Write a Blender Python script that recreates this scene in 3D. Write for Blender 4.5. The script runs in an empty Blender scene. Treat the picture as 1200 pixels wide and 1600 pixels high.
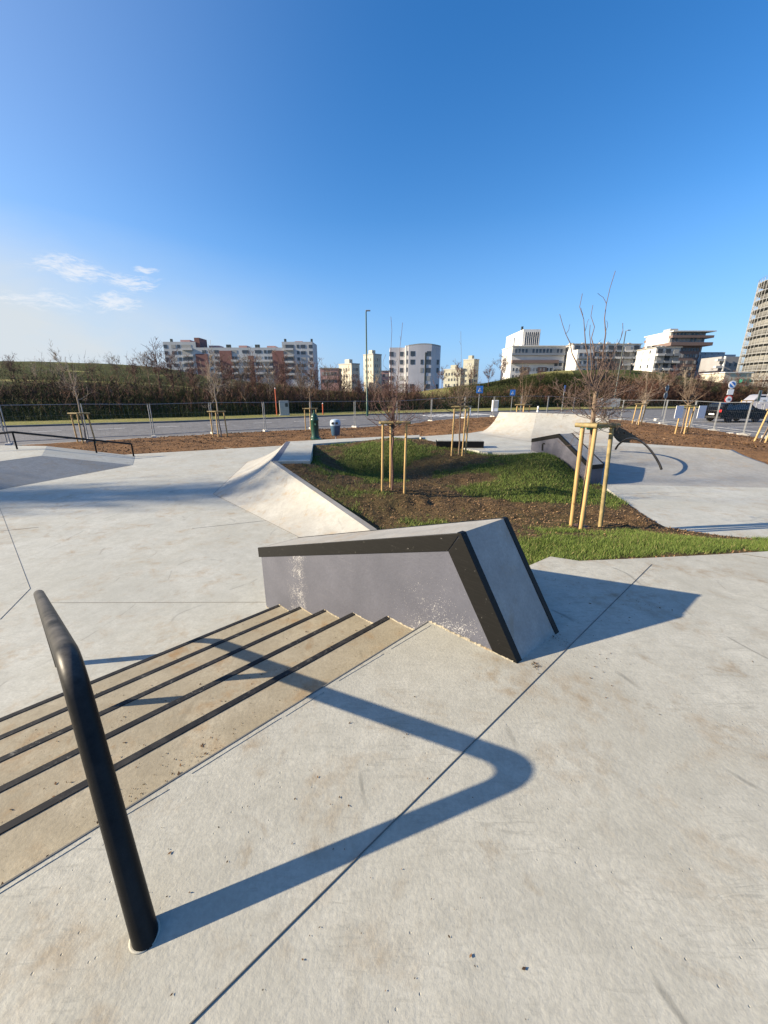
import bpy, math, random
import numpy as np
from mathutils import Vector, Matrix
R = math.radians
rnd = random.Random(7)
scn = bpy.context.scene
C = scn.collection

# ------------------------------------------------------------------ camera, sky, sun, exposure
EYE = 1.6
PITCH = math.atan((800 - 613) / 601.0)
cd = bpy.data.cameras.new('camera'); cam = bpy.data.objects.new('camera', cd); C.objects.link(cam)
cam.location = (0, 0, EYE); cam.rotation_euler = (R(90) - PITCH, 0, 0)
cd.sensor_fit = 'HORIZONTAL'; cd.sensor_width = 36.0; cd.lens = 36.0 * 601 / 1200
cd.clip_start = 0.05; cd.clip_end = 5000
scn.camera = cam
SUN_AZ, SUN_EL = 263.2, 23.0           # compass style, clockwise from +Y (view direction)
scn.view_settings.view_transform = 'Standard'; scn.view_settings.look = 'None'
scn.view_settings.gamma = 1.0; scn.view_settings.use_curve_mapping = False
scn.view_settings.exposure = 1.22
sl = bpy.data.lights.new('sun', 'SUN'); sun = bpy.data.objects.new('sun', sl); C.objects.link(sun)
sl.energy = 5.0; sl.angle = R(0.53); sl.color = (1.0, 0.85, 0.63)
sdir = Vector((math.sin(R(SUN_AZ)) * math.cos(R(SUN_EL)), math.cos(R(SUN_AZ)) * math.cos(R(SUN_EL)), math.sin(R(SUN_EL))))
sun.rotation_euler = sdir.to_track_quat('Z', 'Y').to_euler(); sun.location = sdir * 50
w = bpy.data.worlds.new('World'); scn.world = w; w.use_nodes = True
wt = w.node_tree; wn = wt.nodes; wl = wt.links
bg = wn['Background']; bg.inputs['Strength'].default_value = 0.092
sky = wn.new('ShaderNodeTexSky'); sky.sky_type = 'NISHITA'; sky.sun_disc = False
sky.sun_elevation = R(SUN_EL); sky.sun_rotation = R(SUN_AZ)
sky.altitude = 120; sky.air_density = 1.0; sky.dust_density = 0.35; sky.ozone_density = 2.2
hsv = wn.new('ShaderNodeHueSaturation'); hsv.inputs['Saturation'].default_value = 1.36; hsv.inputs['Value'].default_value = 1.02; hsv.inputs['Hue'].default_value = .507
wl.new(sky.outputs[0], hsv.inputs['Color'])
# thin cirrus streaks, laid out by direction in the sky
geo = wn.new('ShaderNodeTexCoord')
def vmath(op, a, b=None):
    n = wn.new('ShaderNodeVectorMath'); n.operation = op
    for i, v in ((0, a), (1, b)):
        if v is None: continue
        if hasattr(v, 'links'): wl.new(v, n.inputs[i])
        else: n.inputs[i].default_value = v
    return n
def fm(op, a, b=None, clamp=False):
    n = wn.new('ShaderNodeMath'); n.operation = op; n.use_clamp = clamp
    for i, v in ((0, a), (1, b)):
        if v is None: continue
        if hasattr(v, 'links'): wl.new(v, n.inputs[i])
        else: n.inputs[i].default_value = v
    return n.outputs[0]
D = geo.outputs['Generated']
def wn_dot(a, b): return vmath('DOT_PRODUCT', a, b).outputs['Value']
warp = wn.new('ShaderNodeTexNoise'); warp.inputs['Scale'].default_value = 9; warp.inputs['Detail'].default_value = 3
wl.new(D, warp.inputs['Vector'])
wsc = vmath('SCALE', vmath('SUBTRACT', warp.outputs['Color'], (.5, .5, .5)).outputs[0]); wsc.inputs['Scale'].default_value = 0.05
DW = vmath('ADD', D, wsc.outputs[0]).outputs[0]
cn = wn.new('ShaderNodeTexNoise'); cn.inputs['Scale'].default_value = 46; cn.inputs['Detail'].default_value = 9; cn.inputs['Roughness'].default_value = .66
wl.new(vmath('MULTIPLY', DW, (1, 1, 4.5)).outputs[0], cn.inputs['Vector'])
mask = None
for (cx, cy, cz), sx, sz, amt in (((-.57, .80, .212), .085, .026, 1.0), ((-.484, .85, .206), .062, .022, 1.0), ((-.52, .84, .170), .062, .022, .95), ((-.462, .86, .230), .03, .008, 1.0), ((-.62, .77, .16), .10, .02, .6)):
    d = vmath('SUBTRACT', DW, (cx, cy, cz)).outputs[0]
    d = vmath('MULTIPLY', d, (1 / sx, 1 / sx, 1 / sz)).outputs[0]
    ln = vmath('LENGTH', d).outputs['Value']
    m = fm('MULTIPLY', fm('SUBTRACT', 1.0, ln, True), amt)
    mask = m if mask is None else fm('MAXIMUM', mask, m)
cl = fm('MULTIPLY', fm('SUBTRACT', fm('ADD', fm('MULTIPLY', cn.outputs['Fac'], 1.9), fm('MULTIPLY', mask, .62)), 1.06), 2.0, True)
cl = fm('MULTIPLY', cl, fm('MULTIPLY', mask, 2.4, True))
# thin veil of high cloud low on the sunny side
vn = wn.new('ShaderNodeTexNoise'); vn.inputs['Scale'].default_value = 5; vn.inputs['Detail'].default_value = 5
wl.new(vmath('MULTIPLY', DW, (1, 1, 3.0)).outputs[0], vn.inputs['Vector'])
vd = vmath('LENGTH', vmath('MULTIPLY', vmath('SUBTRACT', D, (-.84, .56, .02)).outputs[0], (1 / 1.16, 1 / 1.16, 1 / .41)).outputs[0]).outputs['Value']
vs_ = wn.new('ShaderNodeMapRange'); vs_.interpolation_type = 'SMOOTHERSTEP'; wl.new(vd, vs_.inputs['Value']); vs_.inputs['From Min'].default_value = 1.0; vs_.inputs['From Max'].default_value = .12
veil = fm('MULTIPLY', vs_.outputs[0], fm('ADD', .45, fm('MULTIPLY', vn.outputs['Fac'], .75)))
dsun = fm('MAXIMUM', wn_dot(D, tuple(sdir)), 0.0)
halo = fm('MULTIPLY', fm('POWER', dsun, 2.2), .62)
allc = fm('MAXIMUM', fm('MULTIPLY', veil, 1.25, True), halo, True)
mx = wn.new('ShaderNodeMix'); mx.data_type = 'RGBA'
wl.new(allc, mx.inputs[0]); sxyz = wn.new('ShaderNodeSeparateXYZ'); wl.new(D, sxyz.inputs[0])
hz_f = fm('MULTIPLY', fm('SUBTRACT', 1.0, fm('DIVIDE', sxyz.outputs['Z'], .34), True), .85)
hm = wn.new('ShaderNodeMix'); hm.data_type = 'RGBA'; wl.new(hz_f, hm.inputs[0]); wl.new(hsv.outputs[0], hm.inputs[6]); hm.inputs[7].default_value = (.85, 1.95, 4.1, 1)
wl.new(hm.outputs[2], mx.inputs[6]); mx.inputs[7].default_value = (3.25, 3.55, 3.8, 1)
mc = wn.new('ShaderNodeMix'); mc.data_type = 'RGBA'; wl.new(fm('MULTIPLY', cl, .62), mc.inputs[0]); wl.new(mx.outputs[2], mc.inputs[6]); mc.inputs[7].default_value = (4.5, 4.5, 4.55, 1)
wl.new(mc.outputs[2], bg.inputs['Color'])

# ------------------------------------------------------------------ placing helpers
_c, _s = math.cos(PITCH), math.sin(PITCH)
def ray(u, v):
    r = (u - 600) / 601.0; up = (800 - v) / 601.0
    return Vector((r, _c + _s * up, -_s + _c * up))
def G(u, v, z):
    d = ray(u, v); t = (z - EYE) / d.z
    return Vector((d.x * t, d.y * t, z))
def A(u, v, Y):
    d = ray(u, v); t = Y / d.y
    return Vector((d.x * t, Y, EYE + d.z * t))

# ------------------------------------------------------------------ materials
def newmat(name):
    m = bpy.data.materials.new(name); m.use_nodes = True
    return m, m.node_tree.nodes, m.node_tree.links, m.node_tree.nodes['Principled BSDF']
def simple(name, col, rough=.6, metal=0, var=.12, scale=6, bump=0, bscale=40, spec=.5):
    m, n, l, b = newmat(name)
    tc = n.new('ShaderNodeTexCoord'); nz = n.new('ShaderNodeTexNoise')
    nz.inputs['Scale'].default_value = scale; nz.inputs['Detail'].default_value = 6
    l.new(tc.outputs['Object'], nz.inputs['Vector'])
    rp = n.new('ShaderNodeValToRGB')
    rp.color_ramp.elements[0].position = .3; rp.color_ramp.elements[1].position = .7
    rp.color_ramp.elements[0].color = (*[c * (1 - var) for c in col], 1)
    rp.color_ramp.elements[1].color = (*[min(1, c * (1 + var)) for c in col], 1)
    l.new(nz.outputs['Fac'], rp.inputs[0]); l.new(rp.outputs[0], b.inputs['Base Color'])
    b.inputs['Roughness'].default_value = rough; b.inputs['Metallic'].default_value = metal
    b.inputs['Specular IOR Level'].default_value = spec
    if bump:
        n2 = n.new('ShaderNodeTexNoise'); n2.inputs['Scale'].default_value = bscale; n2.inputs['Detail'].default_value = 5
        l.new(tc.outputs['Object'], n2.inputs['Vector'])
        bp = n.new('ShaderNodeBump'); bp.inputs['Strength'].default_value = bump; bp.inputs['Distance'].default_value = .01
        l.new(n2.outputs['Fac'], bp.inputs['Height']); l.new(bp.outputs[0], b.inputs['Normal'])
    return m
def mixc(n, l, fac, a, b, mode='MIX'):
    x = n.new('ShaderNodeMix'); x.data_type = 'RGBA'; x.blend_type = mode
    for i, v in ((0, fac), (6, a), (7, b)):
        if hasattr(v, 'links'): l.new(v, x.inputs[i])
        else: x.inputs[i].default_value = v if i == 0 else (*v, 1)
    return x.outputs[2]
def ramp(n, l, src, p0, p1):
    r = n.new('ShaderNodeMapRange'); r.clamp = True
    l.new(src, r.inputs['Value']); r.inputs['From Min'].default_value = p0; r.inputs['From Max'].default_value = p1
    return r.outputs[0]
def noise(n, l, vec, scale, detail=5, rough=.5, dist=0):
    x = n.new('ShaderNodeTexNoise'); x.inputs['Scale'].default_value = scale; x.inputs['Detail'].default_value = detail
    x.inputs['Roughness'].default_value = rough; x.inputs['Distortion'].default_value = dist
    l.new(vec, x.inputs['Vector']); return x.outputs['Fac']
def mulf(n, l, a, b, op='MULTIPLY'):
    x = n.new('ShaderNodeMath'); x.operation = op
    for i, v in ((0, a), (1, b)):
        if hasattr(v, 'links'): l.new(v, x.inputs[i])
        else: x.inputs[i].default_value = v
    return x.outputs[0]
def concrete(name, c0, c1, stain=.5, stain_col=(.30, .21, .11), scratch=.35, pits=.6, bump=.25, rough=.62, patch=.9):
    m, n, l, b = newmat(name)
    V = n.new('ShaderNodeTexCoord').outputs['Object']
    big = noise(n, l, V, patch, 6, .6, .6); mid = noise(n, l, V, 5.5, 7, .62, .3); fine = noise(n, l, V, 60, 4, .6)
    col = mixc(n, l, ramp(n, l, big, .32, .68), c0, c1)
    col = mixc(n, l, mulf(n, l, ramp(n, l, mid, .42, .68), .55), col, tuple(x * .84 for x in c0))
    col = mixc(n, l, mulf(n, l, ramp(n, l, noise(n, l, V, .55, 4, .6, .8), .42, .62), .35), col, (c0[0] * .97, c0[1] * .94, c0[2] * .87))
    col = mixc(n, l, mulf(n, l, ramp(n, l, noise(n, l, V, 16, 8, .72, .5), .48, .64), .4), col, tuple(x * .78 for x in c0))
    col = mixc(n, l, mulf(n, l, ramp(n, l, noise(n, l, V, 2.3, 8, .7, 1.2), .56, .70), .33), col, tuple(min(1, x * 1.13) for x in c1))
    col = mixc(n, l, mulf(n, l, ramp(n, l, fine, .35, .70), .42), col, tuple(x * .72 for x in c0))
    # tan rusty stains
    st = mulf(n, l, ramp(n, l, noise(n, l, V, 1.7, 9, .66, .9), .50, .66), ramp(n, l, noise(n, l, V, 9, 5, .6), .40, .62))
    col = mixc(n, l, mulf(n, l, st, stain), col, stain_col)
    st2 = ramp(n, l, noise(n, l, V, 3.4, 6, .65, .5), .61, .69)
    col = mixc(n, l, mulf(n, l, st2, stain * .6), col, tuple(x * .8 for x in stain_col))
    # trowel arcs and scuffs
    mp = n.new('ShaderNodeMapping'); mp.inputs['Rotation'].default_value = (0, 0, .7); mp.inputs['Scale'].default_value = (1.2, 9, 1)
    l.new(V, mp.inputs['Vector'])
    sc = mulf(n, l, ramp(n, l, noise(n, l, mp.outputs[0], 4, 9, .7, 1.6), .54, .64), ramp(n, l, big, .38, .58))
    col = mixc(n, l, mulf(n, l, sc, scratch * .9), col, tuple(x * .70 for x in c0))
    # dark hairlines: warped voronoi edges broken up
    wv = n.new('ShaderNodeTexWave'); wv.inputs['Scale'].default_value = .35; wv.inputs['Distortion'].default_value = 14; wv.inputs['Detail'].default_value = 3; wv.inputs['Detail Scale'].default_value = .8
    l.new(V, wv.inputs['Vector'])
    hl = mulf(n, l, ramp(n, l, wv.outputs['Fac'], .996, 1.0), ramp(n, l, noise(n, l, V, 3, 3), .52, .6))
    col = mixc(n, l, mulf(n, l, hl, scratch), col, tuple(x * .55 for x in c0))
    # pin holes
    vo = n.new('ShaderNodeTexVoronoi'); vo.inputs['Scale'].default_value = 26; l.new(V, vo.inputs['Vector'])
    pt = mulf(n, l, mulf(n, l, ramp(n, l, vo.outputs['Distance'], .10, .05), 1.0), ramp(n, l, noise(n, l, V, 2.2, 4), .46, .60))
    col = mixc(n, l, mulf(n, l, pt, pits), col, tuple(x * .38 for x in c0))
    l.new(col, b.inputs['Base Color'])
    rr = n.new('ShaderNodeMapRange'); l.new(mid, rr.inputs['Value']); rr.inputs['To Min'].default_value = rough - .12; rr.inputs['To Max'].default_value = rough + .14
    l.new(rr.outputs[0], b.inputs['Roughness']); b.inputs['Specular IOR Level'].default_value = .35
    bp = n.new('ShaderNodeBump'); bp.inputs['Strength'].default_value = bump; bp.inputs['Distance'].default_value = .006
    hh = mulf(n, l, mulf(n, l, mid, .5), mulf(n, l, fine, .38), 'ADD')
    hh = mulf(n, l, hh, mulf(n, l, pt, .5), 'SUBTRACT')
    l.new(hh, bp.inputs['Height']); l.new(bp.outputs[0], b.inputs['Normal'])
    return m
M = {}
M['conc'] = concrete('pale_concrete', (.374, .366, .315), (.494, .484, .422), stain=.62, stain_col=(.24, .17, .09), scratch=.75, bump=.7)
M['conc_low'] = concrete('plaza_concrete', (.395, .395, .352), (.515, .515, .465), stain=.55, scratch=.5, bump=.3)
M['conc_bank_shaded'] = concrete('shaded_bank_concrete', (.272, .269, .251), (.372, .367, .343), stain=.4, bump=.25)  # greyer troweled concrete, darkened further in place of shading on the turned-away slope
M['conc_warm'] = concrete('warm_bank_concrete', (.345, .34, .315), (.44, .435, .405), stain=.6, bump=.35, patch=1.6)
M['step'] = concrete('dirty_step_concrete', (.285, .25, .182), (.405, .368, .282), stain=.8, stain_col=(.26, .16, .07), pits=.9, bump=.6, rough=.75, patch=1.8)
M['ledge_conc'] = concrete('ledge_concrete', (.29, .285, .27), (.40, .395, .37), stain=.5, bump=.3, patch=2.2)
M['joint'] = simple('joint_filler', (.13, .125, .115), .9)
M['joint_pale'] = simple('pale_joint', (.20, .195, .18), .9); M['patina'] = simple('nosing_mortar', (.36, .35, .31), .9, var=.4, scale=30, bump=.5)

def paint_black():
    m, n, l, b = newmat('worn_black_steel')
    V = n.new('ShaderNodeTexCoord').outputs['Object']
    mp = n.new('ShaderNodeMapping'); mp.inputs['Rotation'].default_value = (0, R(18), R(45)); mp.inputs['Scale'].default_value = (2, 2, 40); l.new(V, mp.inputs['Vector'])
    a = ramp(n, l, noise(n, l, mp.outputs[0], 3, 8, .7, .4), .5, .75); bb = ramp(n, l, noise(n, l, V, 40, 6, .7), .66, .72)
    col = mixc(n, l, mulf(n, l, a, .6), (.004, .004, .004), (.016, .016, .0155)); col = mixc(n, l, mulf(n, l, bb, .8), col, (.30, .29, .27))
    l.new(col, b.inputs['Base Color']); b.inputs['Roughness'].default_value = .55; b.inputs['Specular IOR Level'].default_value = .22
    return m
M['black'] = paint_black()
def worn_nosing():
    m, n, l, b = newmat('scuffed_nosing_steel')
    V = n.new('ShaderNodeTexCoord').outputs['Object']
    a = ramp(n, l, noise(n, l, V, 9, 9, .75, .5), .48, .68); bb = ramp(n, l, noise(n, l, V, 28, 7, .75), .56, .66)
    col = mixc(n, l, mulf(n, l, a, .7), (.010, .010, .011), (.05, .048, .045)); col = mixc(n, l, mulf(n, l, mulf(n, l, bb, ramp(n, l, noise(n, l, V, 2.5, 4), .45, .65)), .85), col, (.26, .25, .22))
    l.new(col, b.inputs['Base Color']); b.inputs['Roughness'].default_value = .6; b.inputs['Specular IOR Level'].default_value = .3
    return m
M['nosing'] = worn_nosing()
def rail_mat():
    m, n, l, b = newmat('black_rail_paint')
    V = n.new('ShaderNodeTexCoord').outputs['Object']
    a = ramp(n, l, noise(n, l, V, 14, 8, .7), .5, .8); z = n.new('ShaderNodeSeparateXYZ'); l.new(n.new('ShaderNodeNewGeometry').outputs['Normal'], z.inputs[0])
    wear = mulf(n, l, ramp(n, l, z.outputs['Z'], .45, .95), ramp(n, l, noise(n, l, V, 5, 8, .75), .36, .60))
    col = mixc(n, l, mulf(n, l, a, .25), (.006, .006, .0065), (.02, .02, .02)); col = mixc(n, l, mulf(n, l, wear, .55), col, (.15, .14, .13))
    sp = ramp(n, l, noise(n, l, V, 70, 3, .6), .73, .77); col = mixc(n, l, mulf(n, l, sp, .5), col, (.3, .29, .27))
    l.new(col, b.inputs['Base Color']); b.inputs['Roughness'].default_value = .42; b.inputs['Specular IOR Level'].default_value = .16
    bp = n.new('ShaderNodeBump'); bp.inputs['Strength'].default_value = .12; bp.inputs['Distance'].default_value = .003
    l.new(noise(n, l, V, 45, 4), bp.inputs['Height']); l.new(bp.outputs[0], b.inputs['Normal'])
    return m
M['rail'] = rail_mat()
def chipped():
    # grey violet wall paint with clusters of white chips; local x runs along the ledge
    m, n, l, b = newmat('grey_violet_chipped_paint')
    V = n.new('ShaderNodeTexCoord').outputs['Object']
    s = n.new('ShaderNodeSeparateXYZ'); l.new(V, s.inputs[0])
    big = noise(n, l, V, 2.2, 6, .6); fine = noise(n, l, V, 34, 5, .65); vfine = noise(n, l, V, 130, 3, .7)
    col = mixc(n, l, ramp(n, l, big, .3, .7), (.060, .064, .086), (.092, .096, .124))
    col = mixc(n, l, mulf(n, l, ramp(n, l, fine, .4, .7), .3), col, (.052, .053, .070))
    def bump1(x0, wd):
        d = mulf(n, l, mulf(n, l, s.outputs['X'], x0, 'SUBTRACT'), 1 / wd); d = mulf(n, l, d, d)
        return mulf(n, l, 1.0, d, 'SUBTRACT')
    cl1 = mulf(n, l, bump1(-1.66, .24), 0.0, 'MAXIMUM'); cl2 = mulf(n, l, bump1(.10, .55), 0.0, 'MAXIMUM'); cl2 = mulf(n, l, mulf(n, l, cl2, .85), ramp(n, l, s.outputs['Z'], .55, .05))
    dens = mulf(n, l, cl1, cl2, 'MAXIMUM')
    dens = mulf(n, l, dens, ramp(n, l, noise(n, l, V, 6, 5, .6), .25, .7))
    th = mulf(n, l, .735, mulf(n, l, dens, .295), 'SUBTRACT')
    chip = mulf(n, l, mulf(n, l, vfine, th, 'SUBTRACT'), 28); chip = mulf(n, l, mulf(n, l, chip, 0.0, 'MAXIMUM'), 1.0, 'MINIMUM')
    col = mixc(n, l, mulf(n, l, chip, .8), col, (.46, .455, .45))
    mg = n.new('ShaderNodeMapping'); mg.inputs['Rotation'].default_value = (0, R(18), 0); mg.inputs['Scale'].default_value = (1.2, 1, 26); l.new(V, mg.inputs['Vector'])
    gr = mulf(n, l, ramp(n, l, noise(n, l, mg.outputs[0], 2.4, 8, .7, .3), .58, .70), ramp(n, l, big, .4, .6))
    col = mixc(n, l, mulf(n, l, gr, .35), col, (.20, .20, .215))
    # bare dirty strip low on the wall
    l.new(col, b.inputs['Base Color']); b.inputs['Roughness'].default_value = .6
    bp = n.new('ShaderNodeBump'); bp.inputs['Strength'].default_value = .35; bp.inputs['Distance'].default_value = .006
    l.new(mulf(n, l, fine, mulf(n, l, chip, -.6), 'ADD'), bp.inputs['Height']); l.new(bp.outputs[0], b.inputs['Normal'])
    return m
M['chipped'] = chipped()
M['violet'] = simple('grey_violet_paint', (.085, .085, .11), .6, var=.2, scale=5, bump=.2)
def soilmat(name, a, b_, c, s=7):
    m, n, l, b = newmat(name)
    V = n.new('ShaderNodeTexCoord').outputs['Object']
    col = mixc(n, l, ramp(n, l, noise(n, l, V, .5, 6, .6), .35, .65), a, b_)
    col = mixc(n, l, ramp(n, l, noise(n, l, V, s, 8, .7), .45, .7), col, c)
    col = mixc(n, l, mulf(n, l, ramp(n, l, noise(n, l, V, 40, 4, .7), .55, .7), .6), col, tuple(min(1, x * 2.0) for x in b_))
    l.new(col, b.inputs['Base Color']); b.inputs['Roughness'].default_value = .95; b.inputs['Specular IOR Level'].default_value = .1
    if name == 'dark_soil_and_moss':
        at = n.new('ShaderNodeAttribute'); at.attribute_name = 'turf'
        tg = mixc(n, l, ramp(n, l, noise(n, l, V, 3, 6, .7), .35, .65), (.045, .058, .016), (.085, .095, .028))
        l.new(mixc(n, l, mulf(n, l, at.outputs['Fac'], .85), col, tg), b.inputs['Base Color'])
    bp = n.new('ShaderNodeBump'); bp.inputs['Strength'].default_value = .9; bp.inputs['Distance'].default_value = .05
    l.new(noise(n, l, V, 12, 8, .7), bp.inputs['Height']); l.new(bp.outputs[0], b.inputs['Normal'])
    return m
M['dirt'] = soilmat('bare_brown_soil', (.155, .085, .042), (.20, .115, .058), (.085, .048, .026))
M['island'] = soilmat('dark_soil_and_moss', (.105, .066, .036), (.080, .064, .030), (.045, .030, .018))
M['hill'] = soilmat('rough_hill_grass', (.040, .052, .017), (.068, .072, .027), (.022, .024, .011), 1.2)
M['hill_lit'] = soilmat('sunlit_hill_grass', (.050, .068, .020), (.085, .088, .034), (.034, .046, .015), .6)  # brighter copy of the hill grass, sunlight on the upper slope put into its colour
M['verge'] = soilmat('yellow_verge_grass', (.17, .18, .05), (.27, .23, .10), (.10, .12, .035), 2)
M['field'] = soilmat('far_field', (.10, .10, .05), (.13, .12, .07), (.07, .075, .035), .3)
M['asphalt'] = simple('asphalt', (.12, .12, .125), .85, var=.3, scale=2.5, bump=.4, bscale=60)
M['kerb'] = simple('kerb_stone', (.42, .41, .38), .8, var=.2, scale=4)
M['roadpaint'] = simple('road_paint', (.62, .62, .60), .7, var=.2, scale=8)
def attrmat(name, c0, c1, rough=.8, c2=None, trans=0):
    m, n, l, b = newmat(name)
    at = n.new('ShaderNodeAttribute'); at.attribute_name = 'tint'
    rp = n.new('ShaderNodeValToRGB'); rp.color_ramp.elements[0].color = (*c0, 1); rp.color_ramp.elements[1].color = (*c1, 1)
    if c2: e = rp.color_ramp.elements.new(.88); e.color = (*c1, 1); rp.color_ramp.elements[-1].color = (*c2, 1)
    l.new(at.outputs['Fac'], rp.inputs[0]); l.new(rp.outputs[0], b.inputs['Base Color'])
    b.inputs['Roughness'].default_value = rough; b.inputs['Specular IOR Level'].default_value = .2
    return m
M['blade'] = attrmat('grass_blades', (.055, .086, .018), (.145, .20, .044), .7, (.28, .24, .11))
M['litter'] = attrmat('dry_leaves', (.075, .045, .024), (.30, .19, .105), .9, (.36, .27, .17))
M['chips'] = attrmat('soil_crumbs', (.035, .022, .014), (.22, .13, .07), .95, (.34, .26, .18))
M['twig'] = attrmat('thicket_twigs', (.045, .027, .021), (.19, .100, .074), .9, (.30, .22, .16))
M['scrub'] = attrmat('dark_scrub', (.020, .026, .010), (.075, .085, .030), .9, (.13, .07, .05))
M['bark'] = simple('young_bark', (.16, .115, .08), .85, var=.35, scale=30, bump=.6, bscale=60)
M['bark_red'] = simple('reddish_bark', (.105, .055, .045), .8, var=.3, scale=30)
M['bark_twig'] = simple('grey_brown_twigs', (.105, .070, .056), .8, var=.3, scale=30); M['bark_pale'] = simple('pale_bark', (.30, .24, .18), .85, var=.3, scale=25)
def woodm():
    m, n, l, b = newmat('yellow_stake_wood')
    V = n.new('ShaderNodeTexCoord').outputs['Object']
    mp = n.new('ShaderNodeMapping'); mp.inputs['Scale'].default_value = (14, 14, 1.2); l.new(V, mp.inputs['Vector'])
    col = mixc(n, l, ramp(n, l, noise(n, l, mp.outputs[0], 3, 6, .6), .35, .7), (.50, .34, .14), (.30, .185, .07))
    col = mixc(n, l, ramp(n, l, noise(n, l, V, 9, 3), .68, .74), col, (.22, .12, .05))
    l.new(col, b.inputs['Base Color']); b.inputs['Roughness'].default_value = .6
    return m
M['stake'] = woodm()
M['stake_dark'] = simple('weathered_stake_wood', (.26, .20, .09), .75, var=.3, scale=14)
M['strap'] = simple('green_strap', (.02, .22, .16), .5, var=.15)
M['rubber'] = simple('black_rubber', (.02, .02, .02), .8)
M['galv'] = simple('galvanised_steel', (.26, .27, .28), .5, .4, var=.2, scale=12)
M['block'] = simple('concrete_block', (.48, .46, .42), .9, var=.2, scale=10, bump=.4)
M['white'] = simple('white_plaster', (.74, .73, .70), .8, var=.06, scale=.3)
M['paper'] = simple('white_notice', (.82, .82, .82), .6, var=.03)
M['darkgreen'] = simple('dark_green_paint', (.012, .055, .038), .35, var=.2, scale=10)
M['binblue'] = simple('blue_plastic', (.045, .10, .17), .4, var=.15, scale=10)
M['bingrey'] = simple('pale_blue_plastic', (.34, .42, .50), .4, var=.1)
M['signblue'] = simple('sign_blue', (.02, .16, .52), .4, var=.05)
M['signwhite'] = simple('sign_white', (.80, .80, .80), .4, var=.03)
M['signred'] = simple('sign_red', (.55, .04, .03), .4, var=.05)
M['orange'] = simple('orange_plastic', (.50, .10, .04), .5, var=.1)
M['cabinet'] = simple('grey_cabinet', (.36, .36, .34), .6, var=.1, scale=5)
M['pole_dark'] = simple('dark_pole', (.05, .06, .055), .5, .3)
M['carpaint'] = simple('black_car_paint', (.004, .0045, .006), .3, 0, var=.1, spec=.14)
M['vanpaint'] = simple('white_van_paint', (.32, .32, .36), .3, var=.04)
M['tyre'] = simple('tyre_rubber', (.02, .02, .02), .8)
M['rim'] = simple('alloy_rim', (.30, .31, .32), .35, .8)
M['carglass'] = simple('car_glass', (.012, .016, .02), .06, var=.05)
M['lampred'] = simple('tail_lamp_red', (.62, .02, .02), .2, var=.1)
M['lampwhite'] = simple('lamp_clear', (.75, .75, .72), .15, var=.05)
def wall(name, col, var=.08): return simple(name, col, .85, var=var, scale=.25)
M['w_grey'] = wall('grey_render', (.42, .44, .46)); M['w_red'] = wall('brick_red_render', (.20, .095, .085)); M['w_cream'] = wall('cream_render', (.46, .43, .35))
M['w_olive'] = wall('olive_render', (.31, .31, .255)); M['w_lilac'] = wall('pale_lilac_render', (.50, .49, .52)); M['w_white'] = wall('white_render', (.58, .57, .55))
M['w_brown'] = wall('brown_brick', (.165, .115, .10)); M['w_pink'] = wall('dusty_pink_render', (.42, .25, .23)); M['w_tan'] = wall('tan_render', (.33, .325, .31))
M['w_dull'] = wall('dull_grey_render', (.27, .27, .28)); M['pane'] = simple('window_glass', (.055, .065, .08), .2, var=.3, scale=.4); M['frame'] = simple('window_frame', (.5, .5, .5), .6)
M['parapet'] = simple('balcony_parapet', (.46, .46, .46), .7, var=.1, scale=.5); M['glassrail'] = simple('grey_balcony_rail', (.20, .22, .25), .4)
M['net'] = simple('scaffold_net', (.205, .203, .19), .9, var=.15, scale=.4); M['scaff'] = simple('scaffold_tube', (.30, .30, .295), .5, .4)
M['netdark'] = simple('dark_scaffold_net', (.12, .12, .115), .9, var=.3, scale=.8); M['suit'] = simple('dark_clothing', (.02, .02, .022), .9)
M['skin'] = simple('skin', (.42, .25, .18), .6)

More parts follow.
